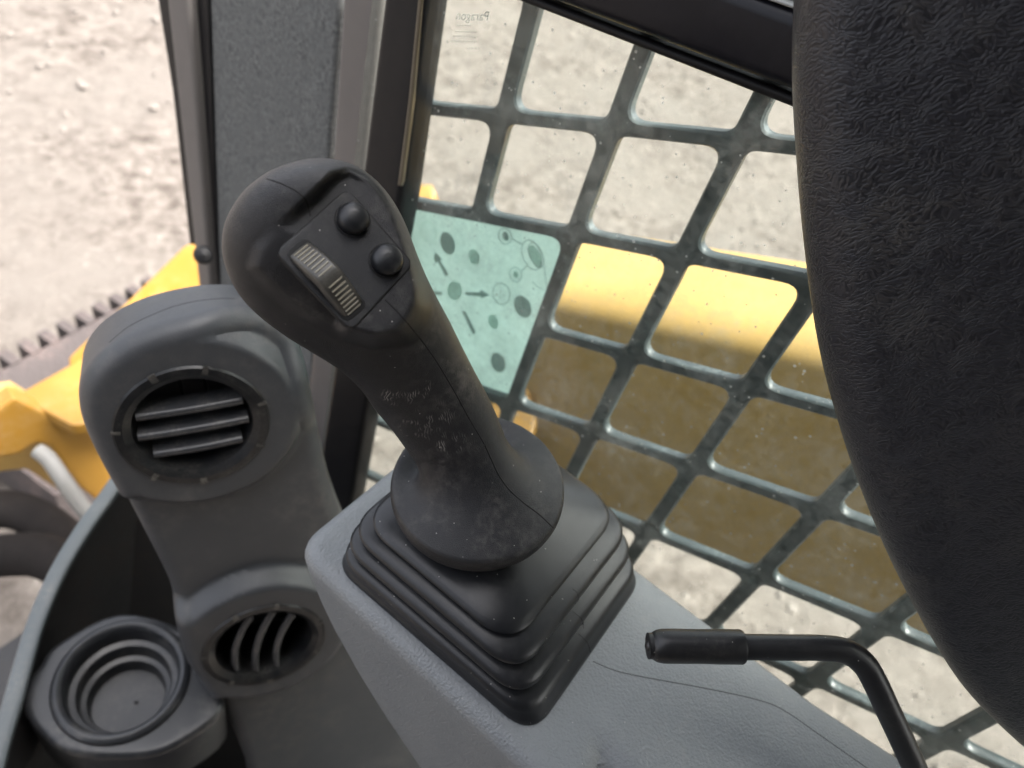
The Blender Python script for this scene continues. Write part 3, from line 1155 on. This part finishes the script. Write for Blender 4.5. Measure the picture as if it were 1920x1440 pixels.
def build_grip():
    rows = cr(ST, 15)
    Mseg = 240
    rings = []
    front = []
    for (lx, ly, rx, ry, d, b) in rows:
        L, R = at(lx, ly, d), at(rx, ry, d)
        C = (L + R) / 2
        v = (R - L)
        a = v.length / 2
        v.normalize()
        vw = (CAM - C).normalized()
        wv = (vw - v * vw.dot(v)).normalized()
        n = 2.35
        for k in range(1):
            ring = []
            for j in range(Mseg):
                th = 2 * math.pi * j / Mseg
                cx, sy = math.cos(th), math.sin(th)
                ring.append(C + v * (a * math.copysign(abs(cx) ** (2 / n), cx)) + wv * (b * math.copysign(abs(sy) ** (2 / n), sy)))
                front.append(sy > 0)
            rings.append(ring)
    V, Fc = loft(rings, True, True)
    # cut the flat thumb face into the head
    P = np.array([proj(p)[:2] for p in V])
    dist = dist_poly(P, FACET)
    sgn = np.where(np_in(P, FACET), 1.0, -1.0)
    dd = dist * sgn
    for i in range(len(V)):
        if not front[i] or dd[i] < -18:
            continue
        # hood wall (upper left) is tight, the lower rim is soft
        px, py = P[i]
        hood = px + py < 985
        lo, hi = (-18.0, 11.0) if hood else (-17.0, 11.0)
        t = min(1.0, max(0.0, (dd[i] - lo) / (hi - lo)))
        t = t * t * (3 - 2 * t)
        tgt = on_p(px, py, FC, FN)
        if (tgt - V[i]).dot(FN) > 0 and px < 640:
            t *= 0.25                                  # the face is cut in, it does not bulge out on the hood side
        V[i] = V[i].lerp(tgt, t)
    # beyond the hood the head never rises above the thumb face: it rolls off convexly
    for i in range(len(V)):
        px, py = P[i]
        g = (170 * px + 160 * py - 158400) / 233.0
        if not front[i] or g < 5 or py > 715:
            continue
        e = (V[i] - FC).dot(FN)
        if e > -0.002:
            wt = min(1.0, (g - 5) / 40.0) * min(1.0, (715 - py) / 80.0)
            x = e + 0.002
            V[i] = V[i] - FN * ((x - x / (1 + x / 0.0012)) * wt * min(1.0, max(0.0, -dd[i] / 6.0)))
    nr_ = len(rings)
    A = np.array([tuple(v) for v in V]).reshape(nr_, Mseg, 3)
    D2 = dd.reshape(nr_, Mseg)
    PX = P.reshape(nr_, Mseg, 2)
    FR = np.array(front).reshape(nr_, Mseg)
    hoodm = (170 * PX[..., 0] + 160 * PX[..., 1] - 158400) / 233.0 < 25
    k1 = np.clip(1 - np.abs(D2) / 26.0, 0, 1) * FR * ~hoodm
    k2 = np.clip(1 - np.hypot(PX[..., 0] - 790, PX[..., 1] - 615) / 75.0, 0, 1) * FR
    for it in range(40):
        kk = np.maximum(k1 * (it < 10), k2)[..., None] * 0.6
        av = A.copy()
        av[1:-1] = 0.25 * (A[:-2] + A[2:] + np.roll(A, 1, 1)[1:-1] + np.roll(A, -1, 1)[1:-1])
        A = A * (1 - kk) + av * kk
    V = [Vector(p) for p in A.reshape(-1, 3)]
    o = mk('grip', V, Fc, M['grip'], joy, sharp=60)
    return o


grip = build_grip()
gt = bvh(grip)
jl = Vector(joy.location)
add_scuffs(M['grip'], [(hit(gt, x, y)[0] - jl, r) for x, y, r in ((790, 735, 0.009), (735, 745, 0.006), (815, 780, 0.010), (775, 808, 0.009), (795, 670, 0.007), (845, 830, 0.008))])
seam('parting_line', gt, [(500, 335), (530, 345), (558, 360), (574, 378), (582, 405)], 0.00038, M['gap'], grip)
seam('parting_line', gt, [(722, 562), (745, 585), (780, 625), (815, 672), (850, 730), (880, 785), (900, 818), (909, 834)], 0.00040, M['gap'], grip)

# ---- collar at the foot of the grip
CC = at(896, 918, 0.373)
CAX = ((CAM - CC).normalized() * 0.84 - DOWN * 0.57 + RIGHT * 0.06).normalized()
G1 = at(852, 823, 0.3582)
GAX = (at(824, 772, 0.3505) - at(881, 878, 0.366)).normalized()


def build_collar():
    """flared skirt that leaves the grip tangentially and opens to the round rim"""
    nseg = 120
    lx, ly, rx, ry, d, b = (0.55 * np.array(ST[2]) + 0.45 * np.array(ST[1]))
    L, R_ = at(lx, ly, d), at(rx, ry, d)
    C = (L + R_) / 2
    v = R_ - L
    a = v.length / 2 * 1.006
    v.normalize()
    vw = (CAM - C).normalized()
    wv = (vw - v * vw.dot(v)).normalized()
    uu = (v - CAX * v.dot(CAX)).normalized()
    vv = CAX.cross(uu)
    if vv.dot(wv) < 0:
        vv = -vv
    dn = -GAX
    cols = []
    for i in range(nseg):
        th = 2 * math.pi * i / nseg
        cx, sy = math.cos(th), math.sin(th)
        g = C + v * (a * math.copysign(abs(cx) ** (2 / 2.35), cx)) + wv * (b * 1.006 * math.copysign(abs(sy) ** (2 / 2.35), sy))
        rad = uu * cx + vv * sy
        e = CC + CAX * 0.0062 + rad * 0.0424
        dist = (e - g).length
        t0 = dn * (dist * 1.45)
        t1 = (rad * 0.9 - CAX * 0.5) * (dist * 0.75)
        col = []
        for k in range(29):
            t = k / 28
            h00, h10 = 2 * t ** 3 - 3 * t ** 2 + 1, t ** 3 - 2 * t ** 2 + t
            h01, h11 = -2 * t ** 3 + 3 * t ** 2, t ** 3 - t ** 2
            col.append(g * h00 + t0 * h10 + e * h01 + t1 * h11)
        for r, h in ((0.0431, 0.0046), (0.0435, 0.0026), (0.0435, 0.0), (0.0427, -0.0035), (0.0407, -0.0065), (0.037, -0.010), (0.030, -0.013), (0.02, -0.014)):
            col.append(CC + CAX * h + rad * r)
        cols.append(col)
    rings = [[cols[i][k] for i in range(nseg)] for k in range(len(cols[0]))]
    return loft(rings, False, True)


V, Fc = build_collar()
collar = mk('collar', V, Fc, M['grip'], joy, sharp=70)
ct = bvh(collar)
seam('parting_line', ct, [(908, 832), (920, 858), (935, 890), (955, 918), (985, 945), (1012, 965), (1038, 990)], 0.00042, M['gap'], collar)


# ---- thumb face: button plate, buttons, wheel
def fpx(x, y, lift=0.0):
    o = FC + FN * lift
    p = on_p(x, y, o, FN) - o
    return (p.dot(FU), p.dot(FV))


def fslab(name, px, lift, depth, er, mat, parent, rr, step=0.0012, n=6):
    q = round_poly([fpx(x, y, lift) for x, y in px], rr, n)
    V, Fc = slab(q, FC + FN * lift, FU, FV, FN, depth, er, step, nr=3)
    ob = mk(name, V, Fc, mat, parent)
    weld(ob, 2e-6)
    return ob


PANEL = [(651, 354), (774, 495), (659, 620), (517, 473)]
gp = fslab('panel_gap', [(651, 351.5), (776.5, 495), (659, 622.5), (514.5, 473)], 0.00030, 0.003, 0.0001, M['gap'], joy, 0.0034, step=0.003)
bp_ = fslab('button_panel', PANEL, 0.00062, 0.003, 0.0003, M['panel'], joy, 0.0032)
# slot of the wheel
fslab('wheel_slot', [(573, 443), (690, 572), (650, 606), (534, 476)], 0.00085, 0.002, 0.0001, M['gap'], joy, 0.0022, step=0.002)
for (bx, by, r) in ((660, 413, 0.0057), (723, 490, 0.0057)):
    u, v = fpx(bx, by)
    c = FC + FU * u + FV * v
    V, Fc = lathe(c, FN, [(r + 0.0007, 0.0), (r + 0.0007, 0.0009), (r + 0.0003, 0.00095)], 40, cap0=True)
    V2, F2 = lathe(c, FN, cr([(r * 0.97, 0.0), (r * 0.985, 0.0016), (r, 0.0028), (r * 0.97, 0.0037), (r * 0.87, 0.0047), (r * 0.68, 0.0056), (r * 0.4, 0.0063), (r * 0.15, 0.0065), (0.00002, 0.00655)], 4), 48)
    btn = mk('push_button', V2, F2, M['button'], joy, sharp=70)
    mk('button_ring', V, Fc, M['gap'], btn)

# wheel: part of a drum turning across the slot
a0 = Vector((0, 0, 0))
ua, ub = np.array(fpx(554, 462)), np.array(fpx(668, 587))
wc2 = (ua + ub) / 2
wl_ = ub - ua
wlen = np.linalg.norm(wl_)
wl_ /= wlen
WL = (FU * wl_[0] + FV * wl_[1]).normalized()               # along the slot
WA = FN.cross(WL).normalized()                               # drum axis
WCEN = FC + FU * wc2[0] + FV * wc2[1]
R = 0.0165
rise = 0.0092
drum = WCEN + FN * (rise - R)
amax = math.acos((R - rise - 0.0012) / R)
hw = 0.0046


def wheel_r(a):
    """flattened lobes either side of a smooth crest"""
    return R - 0.0009 * (1 - math.cos(a / amax * 2 * math.pi)) * 0.5 - 0.0002


def build_wheel():
    rings = []
    N = 72
    for k in range(N + 1):
        a = -amax + 2 * amax * k / N
        r = wheel_r(a)
        d = WL * math.sin(a) + FN * math.cos(a)
        ring = []
        for (s, dr) in ((-1, -0.006), (-1.0, -0.0016), (-0.96, -0.0008), (-0.86, -0.0002), (-0.72, 0), (0.72, 0), (0.86, -0.0002), (0.96, -0.0008), (1.0, -0.0016), (1, -0.006)):
            ring.append(drum + d * (r + dr) + WA * (hw * s))
        rings.append(ring)
    V, Fc = loft(rings, True, True)
    wh = mk('thumb_wheel', V, Fc, M['wheel'], joy, sharp=60)
    for g0, g1 in ((-0.78, -0.10), (0.16, 0.86)):
        for k in range(8):
            a = amax * (g0 + (g1 - g0) * k / 7)
            r = wheel_r(a)
            d = (WL * math.sin(a) + FN * math.cos(a)).normalized()
            tg = (WL * math.cos(a) - FN * math.sin(a)).normalized()
            hb, ht, hh = 0.00042, 0.00022, 0.00034
            ws = hw * 0.66
            c = drum + d * (r - 0.0003)
            Vr = []
            for sx in (-1, 1):
                for (st, sh) in ((-hb, 0), (-ht, hh + 0.0003), (ht, hh + 0.0003), (hb, 0)):
                    Vr.append(c + WA * (ws * sx * (0.97 if sh else 1)) + tg * st + d * sh)
            mk('rib', Vr, [(0, 1, 2, 3), (7, 6, 5, 4), (0, 4, 5, 1), (1, 5, 6, 2), (2, 6, 7, 3), (3, 7, 4, 0)], M['rib'], wh, smooth=False)


build_wheel()

# ================================================================== vent column
VP0 = at(360, 790, 0.47)
vn = (CAM - VP0)
vn.z = 0
vn.normalize()
VN = (vn * math.cos(0.24) + Z3 * math.sin(0.24)).normalized()
VU = Z3.cross(VN).normalized()                               # towards the window in the picture
VV = VN.cross(VU).normalized()


def vpx(x, y):
    p = on_p(x, y, VP0, VN) - VP0
    return (p.dot(VU), p.dot(VV))


vc = empty('vent_column', VP0 + VV * -0.55 - VN * 0.05, 'dark grey plastic air duct column with two round vents', 'air duct')
V1 = vpx(362, 780)
V2 = vpx(492, 1180)
R1, R2 = 0.0435, 0.0455


def boss(d, r):
    """raised round land with a soft shoulder"""
    if d < r + 0.017:
        return 0.012
    k = (d - r - 0.017) / 0.012
    if k > 1:
        return 0.0
    return 0.012 * (0.5 + 0.5 * math.cos(math.pi * k))


def col_h(u, v):
    return max(boss(math.hypot(u - V1[0], v - V1[1]), R1), 1.35 * boss(math.hypot(u - V2[0], v - V2[1]), R2))


def build_column():
    px = [(158, 790), (148, 745), (153, 705), (183, 662), (238, 624), (310, 598), (400, 582), (480, 588), (535, 612), (566, 660), (590, 765), (632, 945), (700, 1100),
          (800, 1270), (900, 1440), (1010, 1700), (560, 1700), (462, 1440), (400, 1300), (350, 1225), (330, 1160), (318, 1105), (270, 1010), (222, 918), (185, 850)]
    q = [vpx(x, y) for x, y in px]
    q = [tuple(p) for p in cr([list(a) for a in q], 4, True)]
    V, Fc = slab(q, VP0, VU, VV, VN, 0.034, 0.012, 0.0021, col_h, holes=[(V1[0], V1[1], R1), (V2[0], V2[1], R2)], nr=8)
    o = mk('housing', V, Fc, M['column'], vc)
    weld(o)
    t = bvh(o)
    return o, t


housing, ht_ = build_column()
seam('parting_line', ht_, [(205, 642), (245, 610), (310, 580), (360, 566), (410, 560), (440, 560)], 0.0004, M['gap'], housing)


def build_vent(c2, r, ang, tilt, nslat, webs, lift=0.0, shift=0.0, curve=0.0):
    c = VP0 + VU * c2[0] + VV * c2[1] + VN * lift
    T = VN * 0.010
    # flange ring
    prof = [(r + 0.001, 0.006), (r + 0.002, 0.0115), (r + 0.0005, 0.0135), (r - 0.004, 0.0138), (r - 0.0085, 0.0105), (r - 0.0105, 0.002), (r - 0.0110, -0.012), (r - 0.012, -0.03), (r - 0.013, -0.05), (0.0005, -0.052)]
    V, Fc = lathe(c, VN, prof, 72, VU)
    av = mk('air_vent', V, Fc, M['vent'], vc, sharp=35)
    ri = r - 0.0105
    du = VU * math.cos(ang) + VV * math.sin(ang)             # along the slats
    dv = VN.cross(du).normalized()
    for k in range(nslat):
        s = (k - (nslat - 1) / 2) * (2 * ri / (nslat + 1)) * 0.92 - shift
        half = math.sqrt(max(ri * ri - s * s, 1e-6)) * 0.985
        rings = []
        for i in range(17):
            x = -half + 2 * half * i / 16
            bow = 0.0012 * (1 - (x / half) ** 2)
            cc = c + du * x + dv * (s + curve * (1 - (x / half) ** 2)) + VN * (0.0085 + bow)
            wd = VN * math.cos(tilt) + dv * math.sin(tilt)
            th = (dv * math.cos(tilt) - VN * math.sin(tilt)) * 0.0017
            rings.append([cc + th * 1.7 - wd * 0.0012, cc + th * 1.2 + wd * 0.0006, cc + wd * 0.0012, cc - th * 1.2 + wd * 0.0006, cc - th * 1.7 - wd * 0.0012, cc - wd * 0.014 - th * 0.8, cc - wd * 0.014 + th * 0.8])
        V, Fc = loft(rings, True, True)
        mk('slat', V, Fc, M['slat'], av, sharp=70)
    for s in webs:
        half = math.sqrt(ri * ri - s * s) * 0.98
        p = c + du * s - VN * 0.014
        a, b = p - dv * half, p + dv * half
        V, Fc = tube([a, b], 0.0012, 6)
        mk('web', V, Fc, M['vent'], av)
    # clip notches round the flange
    for k, jit in enumerate((0.0, 0.12, -0.1, 0.06, 0.15, -0.05, 0.1)):
        a = 2 * math.pi * k / 7 + 0.35 + jit
        d = VU * math.cos(a) + VV * math.sin(a)
        e = VN.cross(d)
        p = c + d * (r - 0.0005) + VN * 0.0128
        V = [p + d * sx * 0.0026 + e * sy * (0.0011 + 0.0005 * (k % 3)) + VN * sz * 0.0012 for sx in (-1, 1) for sy in (-1, 1) for sz in (-1, 1)]
        mk('clip', V, [(0, 1, 3, 2), (4, 6, 7, 5), (0, 4, 5, 1), (2, 3, 7, 6), (0, 2, 6, 4), (1, 5, 7, 3)], M['clip'], av, smooth=False)


build_vent(V1, R1, math.radians(6), math.radians(-8), 3, (-0.004, 0.010), 0.0, 0.004)
build_vent(V2, R2, math.radians(78), math.radians(18), 3, (0.0,), 0.0042, 0.0, 0.0055)

# ================================================================== cup holder
CUPC = at(228, 1270, 0.60)
cup = empty('cup_holder', CUPC - Z3 * 0.09, 'dark grey plastic cup holder with stepped round well beside the duct column', 'cup holder')
ri = 0.046
prof = [(0.0575, -0.075), (0.0575, -0.02), (0.0574, -0.006), (0.0562, -0.0022), (0.0540, -0.0002), (0.0515, 0.0004), (0.0490, -0.0006), (0.0470, -0.0030), (ri, -0.007), (ri - 0.001, -0.022), (ri - 0.006, -0.0235), (ri - 0.0072, -0.026), (ri - 0.008, -0.041),
        (ri - 0.0125, -0.0425), (ri - 0.0135, -0.045), (ri - 0.0145, -0.060), (0.010, -0.061), (0.0002, -0.061)]
prof = [(r * 0.9, h * 0.9) for r, h in prof]
V, Fc = lathe(CUPC, Z3, prof, 72, cap0=True)
mk('well', V, Fc, M['cup'], cup, sharp=30)
V, Fc = lathe(CUPC + Vector((0.004, -0.004, -0.0547)), Z3, [(0.0018, 0), (0.0018, 0.0004), (0.0002, 0.0004)], 16)
mk('drain_hole', V, Fc, M['gap'], cup)
# moulded shelf carrying the well
zt = CUPC.z - 0.005
sh = [on_z(x, y, zt) for x, y in ((42, 1280), (70, 1250), (105, 1205), (225, 1148), (345, 1180), (395, 1260), (420, 1330), (330, 1400), (250, 1420), (130, 1412), (70, 1370), (42, 1330))]
q = [tuple(p) for p in cr([[p.x, p.y] for p in sh], 4, True)]
V, Fc = slab(q, Vector((0, 0, zt)), X3, Y3, Z3, 0.07, 0.006, 0.005, holes=[(CUPC.x, CUPC.y, 0.0487)])
ob = mk('shelf', V, Fc, M['cup'], cup)
weld(ob)

# ================================================================== curved kick panel and its bright rim
kp = empty('kick_panel', at(60, 1160, 0.72) - Z3 * 0.4, 'curved black footwell panel with a pale blue-grey top edge', 'panel')
rim_px = [(330, 740), (262, 830), (203, 915), (150, 990), (104, 1066), (66, 1150), (38, 1235), (14, 1320), (-10, 1400), (-40, 1520)]
RZ = CAM.z - 0.645
rp = [on_z(x, y, RZ) for x, y in rim_px]
rp = [Vector(p) for p in cr([list(p) for p in rp], 6)]
n = len(rp)
nrm = []
for i in range(n):
    t = (rp[min(i + 1, n - 1)] - rp[max(i - 1, 0)]).normalized()
    v = Vector((t.y, -t.x, 0))
    if v.dot(CAM - rp[i]) < 0:
        v = -v
    nrm.append(v.normalized())
rings = []
for i in range(n):
    p, v = rp[i], nrm[i]
    rings.append([p - v * 0.004, p - v * 0.003 + Z3 * 0.002, p + v * 0.006 + Z3 * 0.0025, p + v * 0.009 + Z3 * 0.0005, p + v * 0.009 - Z3 * 0.006, p - v * 0.004 - Z3 * 0.006])
V, Fc = loft(rings)
mk('rim_trim', V, Fc, M['kickrim'], kp, sharp=50)
rings = []
for i in range(n):
    p, v = rp[i], nrm[i]
    rings.append([p + v * 0.006 - Z3 * 0.006, p - v * 0.002 - Z3 * 0.006, p - v * 0.002 - Z3 * 0.5, p + v * 0.004 - Z3 * 0.5])
V, Fc = loft(rings)
mk('wall', V, Fc, M['kick'], kp, sharp=50)
box('floor_pan', -0.3, 0.34, -0.4, 0.62, CAM.z - 1.14, CAM.z - 1.12, M['kick'], kp)
# dark lining behind the cup holder, below the duct
lin = [at(205, 925, 0.76), at(640, 960, 0.80), at(760, 1500, 1.0), at(60, 1400, 0.95)]
mk('lining', lin + [p + (p - CAM).normalized() * 0.01 for p in lin], [(0, 1, 2, 3), (7, 6, 5, 4), (0, 4, 5, 1), (1, 5, 6, 2), (2, 6, 7, 3), (3, 7, 4, 0)], M['kick'], kp, smooth=False)

# ================================================================== bent lever
lv = empty('hand_lever', at(1710, 1440, 0.352) - Z3 * 0.12, 'bent black steel lever rod with a rubber sleeve over the console', 'lever')
path = [(1215, 1211, .336), (1300, 1212, .337), (1390, 1213, .338), (1480, 1214, .339), (1545, 1215, .340), (1588, 1222, .341), (1620, 1245, .342), (1640, 1278, .343), (1662, 1325, .346),
        (1690, 1385, .350), (1722, 1455, .356), (1790, 1600, .372), (1900, 1840, .41)]
pts = [at(*p) for p in cr(path, 6)]
V, Fc = tube(pts, 0.0058, 20)
mk('rod', V, Fc, M['rod'], lv)
ax = (at(1215, 1211, .336) - at(1390, 1213, .338)).normalized()
c = at(1393, 1213, .338)
Ls = (at(1222, 1211, .336) - c).length
prof = [(0.0055, -0.0002), (0.0074, 0.0003), (0.0077, 0.001), (0.0077, 0.01), (0.0075, 0.02), (0.0076, Ls - 0.008), (0.0075, Ls - 0.0048), (0.0070, Ls - 0.0022), (0.0060, Ls - 0.0004), (0.0045, Ls + 0.0006), (0.0030, Ls + 0.0009),
        (0.0026, Ls + 0.0014), (0.0022, Ls + 0.0024), (0.0012, Ls + 0.0030), (0.0001, Ls + 0.0032)]
V, Fc = lathe(c, ax, prof, 36)
mk('rubber_sleeve', V, Fc, M['sleeve'], lv, sharp=50)

# ================================================================== armrest pad on the right
pad_px = [(1540, -260), (1503, -120), (1495, 0), (1490, 150), (1496, 300), (1512, 500), (1538, 680), (1573, 820), (1620, 960), (1690, 1122), (1790, 1300), (1880, 1402), (1980, 1480),
          (2120, 1540), (2300, 1540), (2480, 1420), (2560, 1000), (2560, 300), (2480, -200), (2250, -360), (1800, -380)]
q0, q1, q2 = at(1495, 0, 0.235), at(1790, 1300, 0.345), at(2300, 500, 0.235)
AN = (q1 - q0).cross(q2 - q0).normalized()
if AN.dot(CAM - q0) < 0:
    AN = -AN
AV = (q0 - q1).normalized()
AU = AV.cross(AN).normalized()
q = []
for x, y in pad_px:
    p = on_p(x, y, q0, AN) - q0
    q.append((p.dot(AU), p.dot(AV)))
q = [tuple(p) for p in cr([list(a) for a in q], 5, True)]
V, Fc = slab(q, q0, AU, AV, AN, 0.045, 0.020, 0.005, nr=10)
M['vinyl'] = vinyl_mat(AU, AV)
pad = mk('armrest_pad', V, Fc, M['vinyl'], None, label='large black grained vinyl armrest pad standing upright beside the window', cat='armrest')
weld(pad)

def solid(name, tri, th, mat, parent, nrm=None, er=0.004, rr=0.0):
    """thick plate through world points (roughly planar)"""
    o = tri[0]
    if nrm is None:
        nn = (tri[1] - tri[0]).cross(tri[2] - tri[0]).normalized()
    else:
        nn = nrm.normalized()
    if nn.dot(CAM - o) < 0:
        nn = -nn
    u = (tri[1] - o)
    u = (u - nn * u.dot(nn)).normalized()
    v = nn.cross(u)
    q = [((p - o).dot(u), (p - o).dot(v)) for p in tri]
    if rr:
        q = round_poly(q, rr, 5)
    V, Fc = slab(q, o, u, v, nn, th, er, 0.007, nr=3)
    ob = mk(name, V, Fc, mat, parent)
    weld(ob)
    return ob


# ================================================================== lift arm outside the window
la = empty('lift_arm', Vector((0.68, -0.3, CAM.z - 0.62)), 'dusty yellow steel lift arm beam outside the guarded side window', 'lift arm')


def arm_z(y, top=True):
    return CAM.z + (-0.381 - 0.44 * y if top else -0.681 - 0.415 * y)


def build_arm():
    rings = []
    ys = [0.40 - 0.04 * i for i in range(34)]
    for y in ys:
        zt, zb = arm_z(y), arm_z(y, False)
        pts = [(0.600, zb), (0.600, zt - 0.012)]
        for k in range(1, 9):
            a = math.pi / 2 * k / 8
            pts.append((0.600 + 0.055 * (1 - math.cos(a)), zt - 0.012 + 0.034 * math.sin(a)))
        pts += [(0.70, zt + 0.026), (0.748, zt + 0.028), (0.752, zt + 0.02), (0.752, zb)]
        rings.append([Vector((x, y, z)) for x, z in pts])
    V, Fc = loft(rings)
    mk('beam', V, Fc, M['yellow_dirty'], la, sharp=35)
    # sloping gusset towards the front of the arm
    gn = Vector((-0.55, 0.1, 0.8)).normalized()
    g0 = on_x(985, 750, 0.588)
    solid('gusset_plate', [on_p(x, y, g0, gn) for x, y in ((962, 668), (985, 715), (1006, 790), (985, 850), (920, 850), (920, 690))], 0.012, M['yellow'], la, gn, rr=0.004)


build_arm()

# ================================================================== machine front seen past the door opening
lf = empty('loader_frame', at(120, 780, 1.15) - Z3 * 0.25, 'yellow steel loader frame with a bright top plate in front of the cab', 'loader frame')


# sloping side plate running up to the right, seen edge-on behind the duct
pA = [(346, 462), (378, 452), (400, 640), (300, 760), (150, 840), (128, 672), (235, 570)]
base = at(240, 640, 1.20)
nA = (Vector((-0.55, -0.62, 0.55))).normalized()
solid('side_plate', [on_p(x, y, base, nA) for x, y in pA], 0.03, M['yellow'], lf, nA)
zP = at(100, 740, 1.10).z
solid('top_plate', [on_z(x, y, zP) for x, y in ((27, 741), (165, 664), (260, 640), (260, 780), (136, 798), (80, 768))], 0.022, M['yellow'], lf, Z3)
base2 = at(80, 780, 1.08)
nF = Vector((-0.25, -0.95, 0.1)).normalized()
solid('front_plate', [on_p(x, y, base2, nF) for x, y in ((27, 746), (80, 772), (136, 802), (260, 790), (260, 960), (182, 940), (150, 915), (112, 862), (96, 838), (66, 830), (38, 852), (-10, 860), (-40, 790), (-10, 772))], 0.03, M['yellow'], lf, nF)
base3 = at(0, 800, 1.16)
solid('rear_plate', [on_p(x, y, base3, nF) for x, y in ((-120, 760), (30, 736), (120, 790), (110, 920), (50, 880), (-120, 900))], 0.03, M['yellow_dirty'], lf, nF)
# pale steel link hanging below the plate
V, Fc = tube([at(x, y, d) for x, y, d in cr([(70, 845, 1.02), (92, 862, 1.02), (118, 900, 1.02), (150, 945, 1.03), (185, 990, 1.04)], 5)], 0.011, 12)
mk('steel_link', V, Fc, M['steel'], lf)

# hoses
for k, (pp, r, lab) in enumerate(((((-60, 965, 1.18), (20, 955, 1.16), (90, 985, 1.14), (150, 1040, 1.1)), 0.030, 'thick black hydraulic hose under the yellow frame, upper of two'),
                                  (((-60, 1050, 1.12), (30, 1040, 1.1), (90, 1045, 1.06), (170, 1090, 1.02)), 0.032, 'thick black hydraulic hose under the yellow frame, lower of two'))):
    V, Fc = tube([at(*q) for q in cr(pp, 8)], r, 16)
    o = mk('hydraulic_hose', V, Fc, M['hose'], None, label=lab, cat='hose')
    o['group'] = 'hydraulic hoses at the machine front'

# yellow attachment tip seen through the window
tp = [at(766, 372, 1.5), at(770, 352, 1.5), at(806, 340, 1.5), at(818, 362, 1.5), at(812, 392, 1.5), at(760, 388, 1.5)]
o0 = at(790, 366, 1.5)
V, Fc = slab([((p - o0).dot(RIGHT), (p - o0).dot(-DOWN)) for p in tp], o0, RIGHT, -DOWN, -FWD, 0.05, 0.006, 0.02, nr=3)
tip = mk('attachment_tip', V, Fc, M['yellow'], None, label='small yellow steel attachment tip over the gravel behind the guard', cat='attachment')
weld(tip)


# ================================================================== rubber track in front of the cab
def build_track():
    tk = empty('rubber_track', Vector((0.55, 1.4, 0.0)), 'muddy brown rubber track with toothed lugs lying on the gravel', 'track')
    a, b = on_z(-120, 760, 0.16), on_z(330, 520, 0.16)
    d = (b - a)
    L = d.length
    d.normalize()
    nn = Vector((d.y, -d.x, 0))
    if nn.dot(CAM - a) < 0:
        nn = -nn
    rings = []
    for i in range(11):
        p = a + d * (L * i / 10)
        rings.append([p, p + nn * 0.40, p + nn * 0.40 - Z3 * 0.14, p - Z3 * 0.14])
    V, Fc = loft(rings)
    mk('belt', V, Fc, M['track'], tk, sharp=30)
    k = 0
    s = 0.02
    while s < L - 0.06:
        p = a + d * s - nn * 0.03
        V = [p + d * x + nn * y + Z3 * z for x in (0, 0.026) for y in (-0.02, 0.035) for z in (-0.135, 0.006)]
        mk('lug', V, [(0, 1, 3, 2), (4, 6, 7, 5), (0, 4, 5, 1), (2, 3, 7, 6), (0, 2, 6, 4), (1, 5, 7, 3)], M['track'], tk, smooth=False)
        p2 = a + d * s + nn * 0.12
        V = [p2 + d * x + nn * y + Z3 * z for x in (0, 0.028) for y in (0, 0.16) for z in (-0.01, 0.035)]
        mk('lug', V, [(0, 1, 3, 2), (4, 6, 7, 5), (0, 4, 5, 1), (2, 3, 7, 6), (0, 2, 6, 4), (1, 5, 7, 3)], M['track'], tk, smooth=False)
        s += 0.055


build_track()
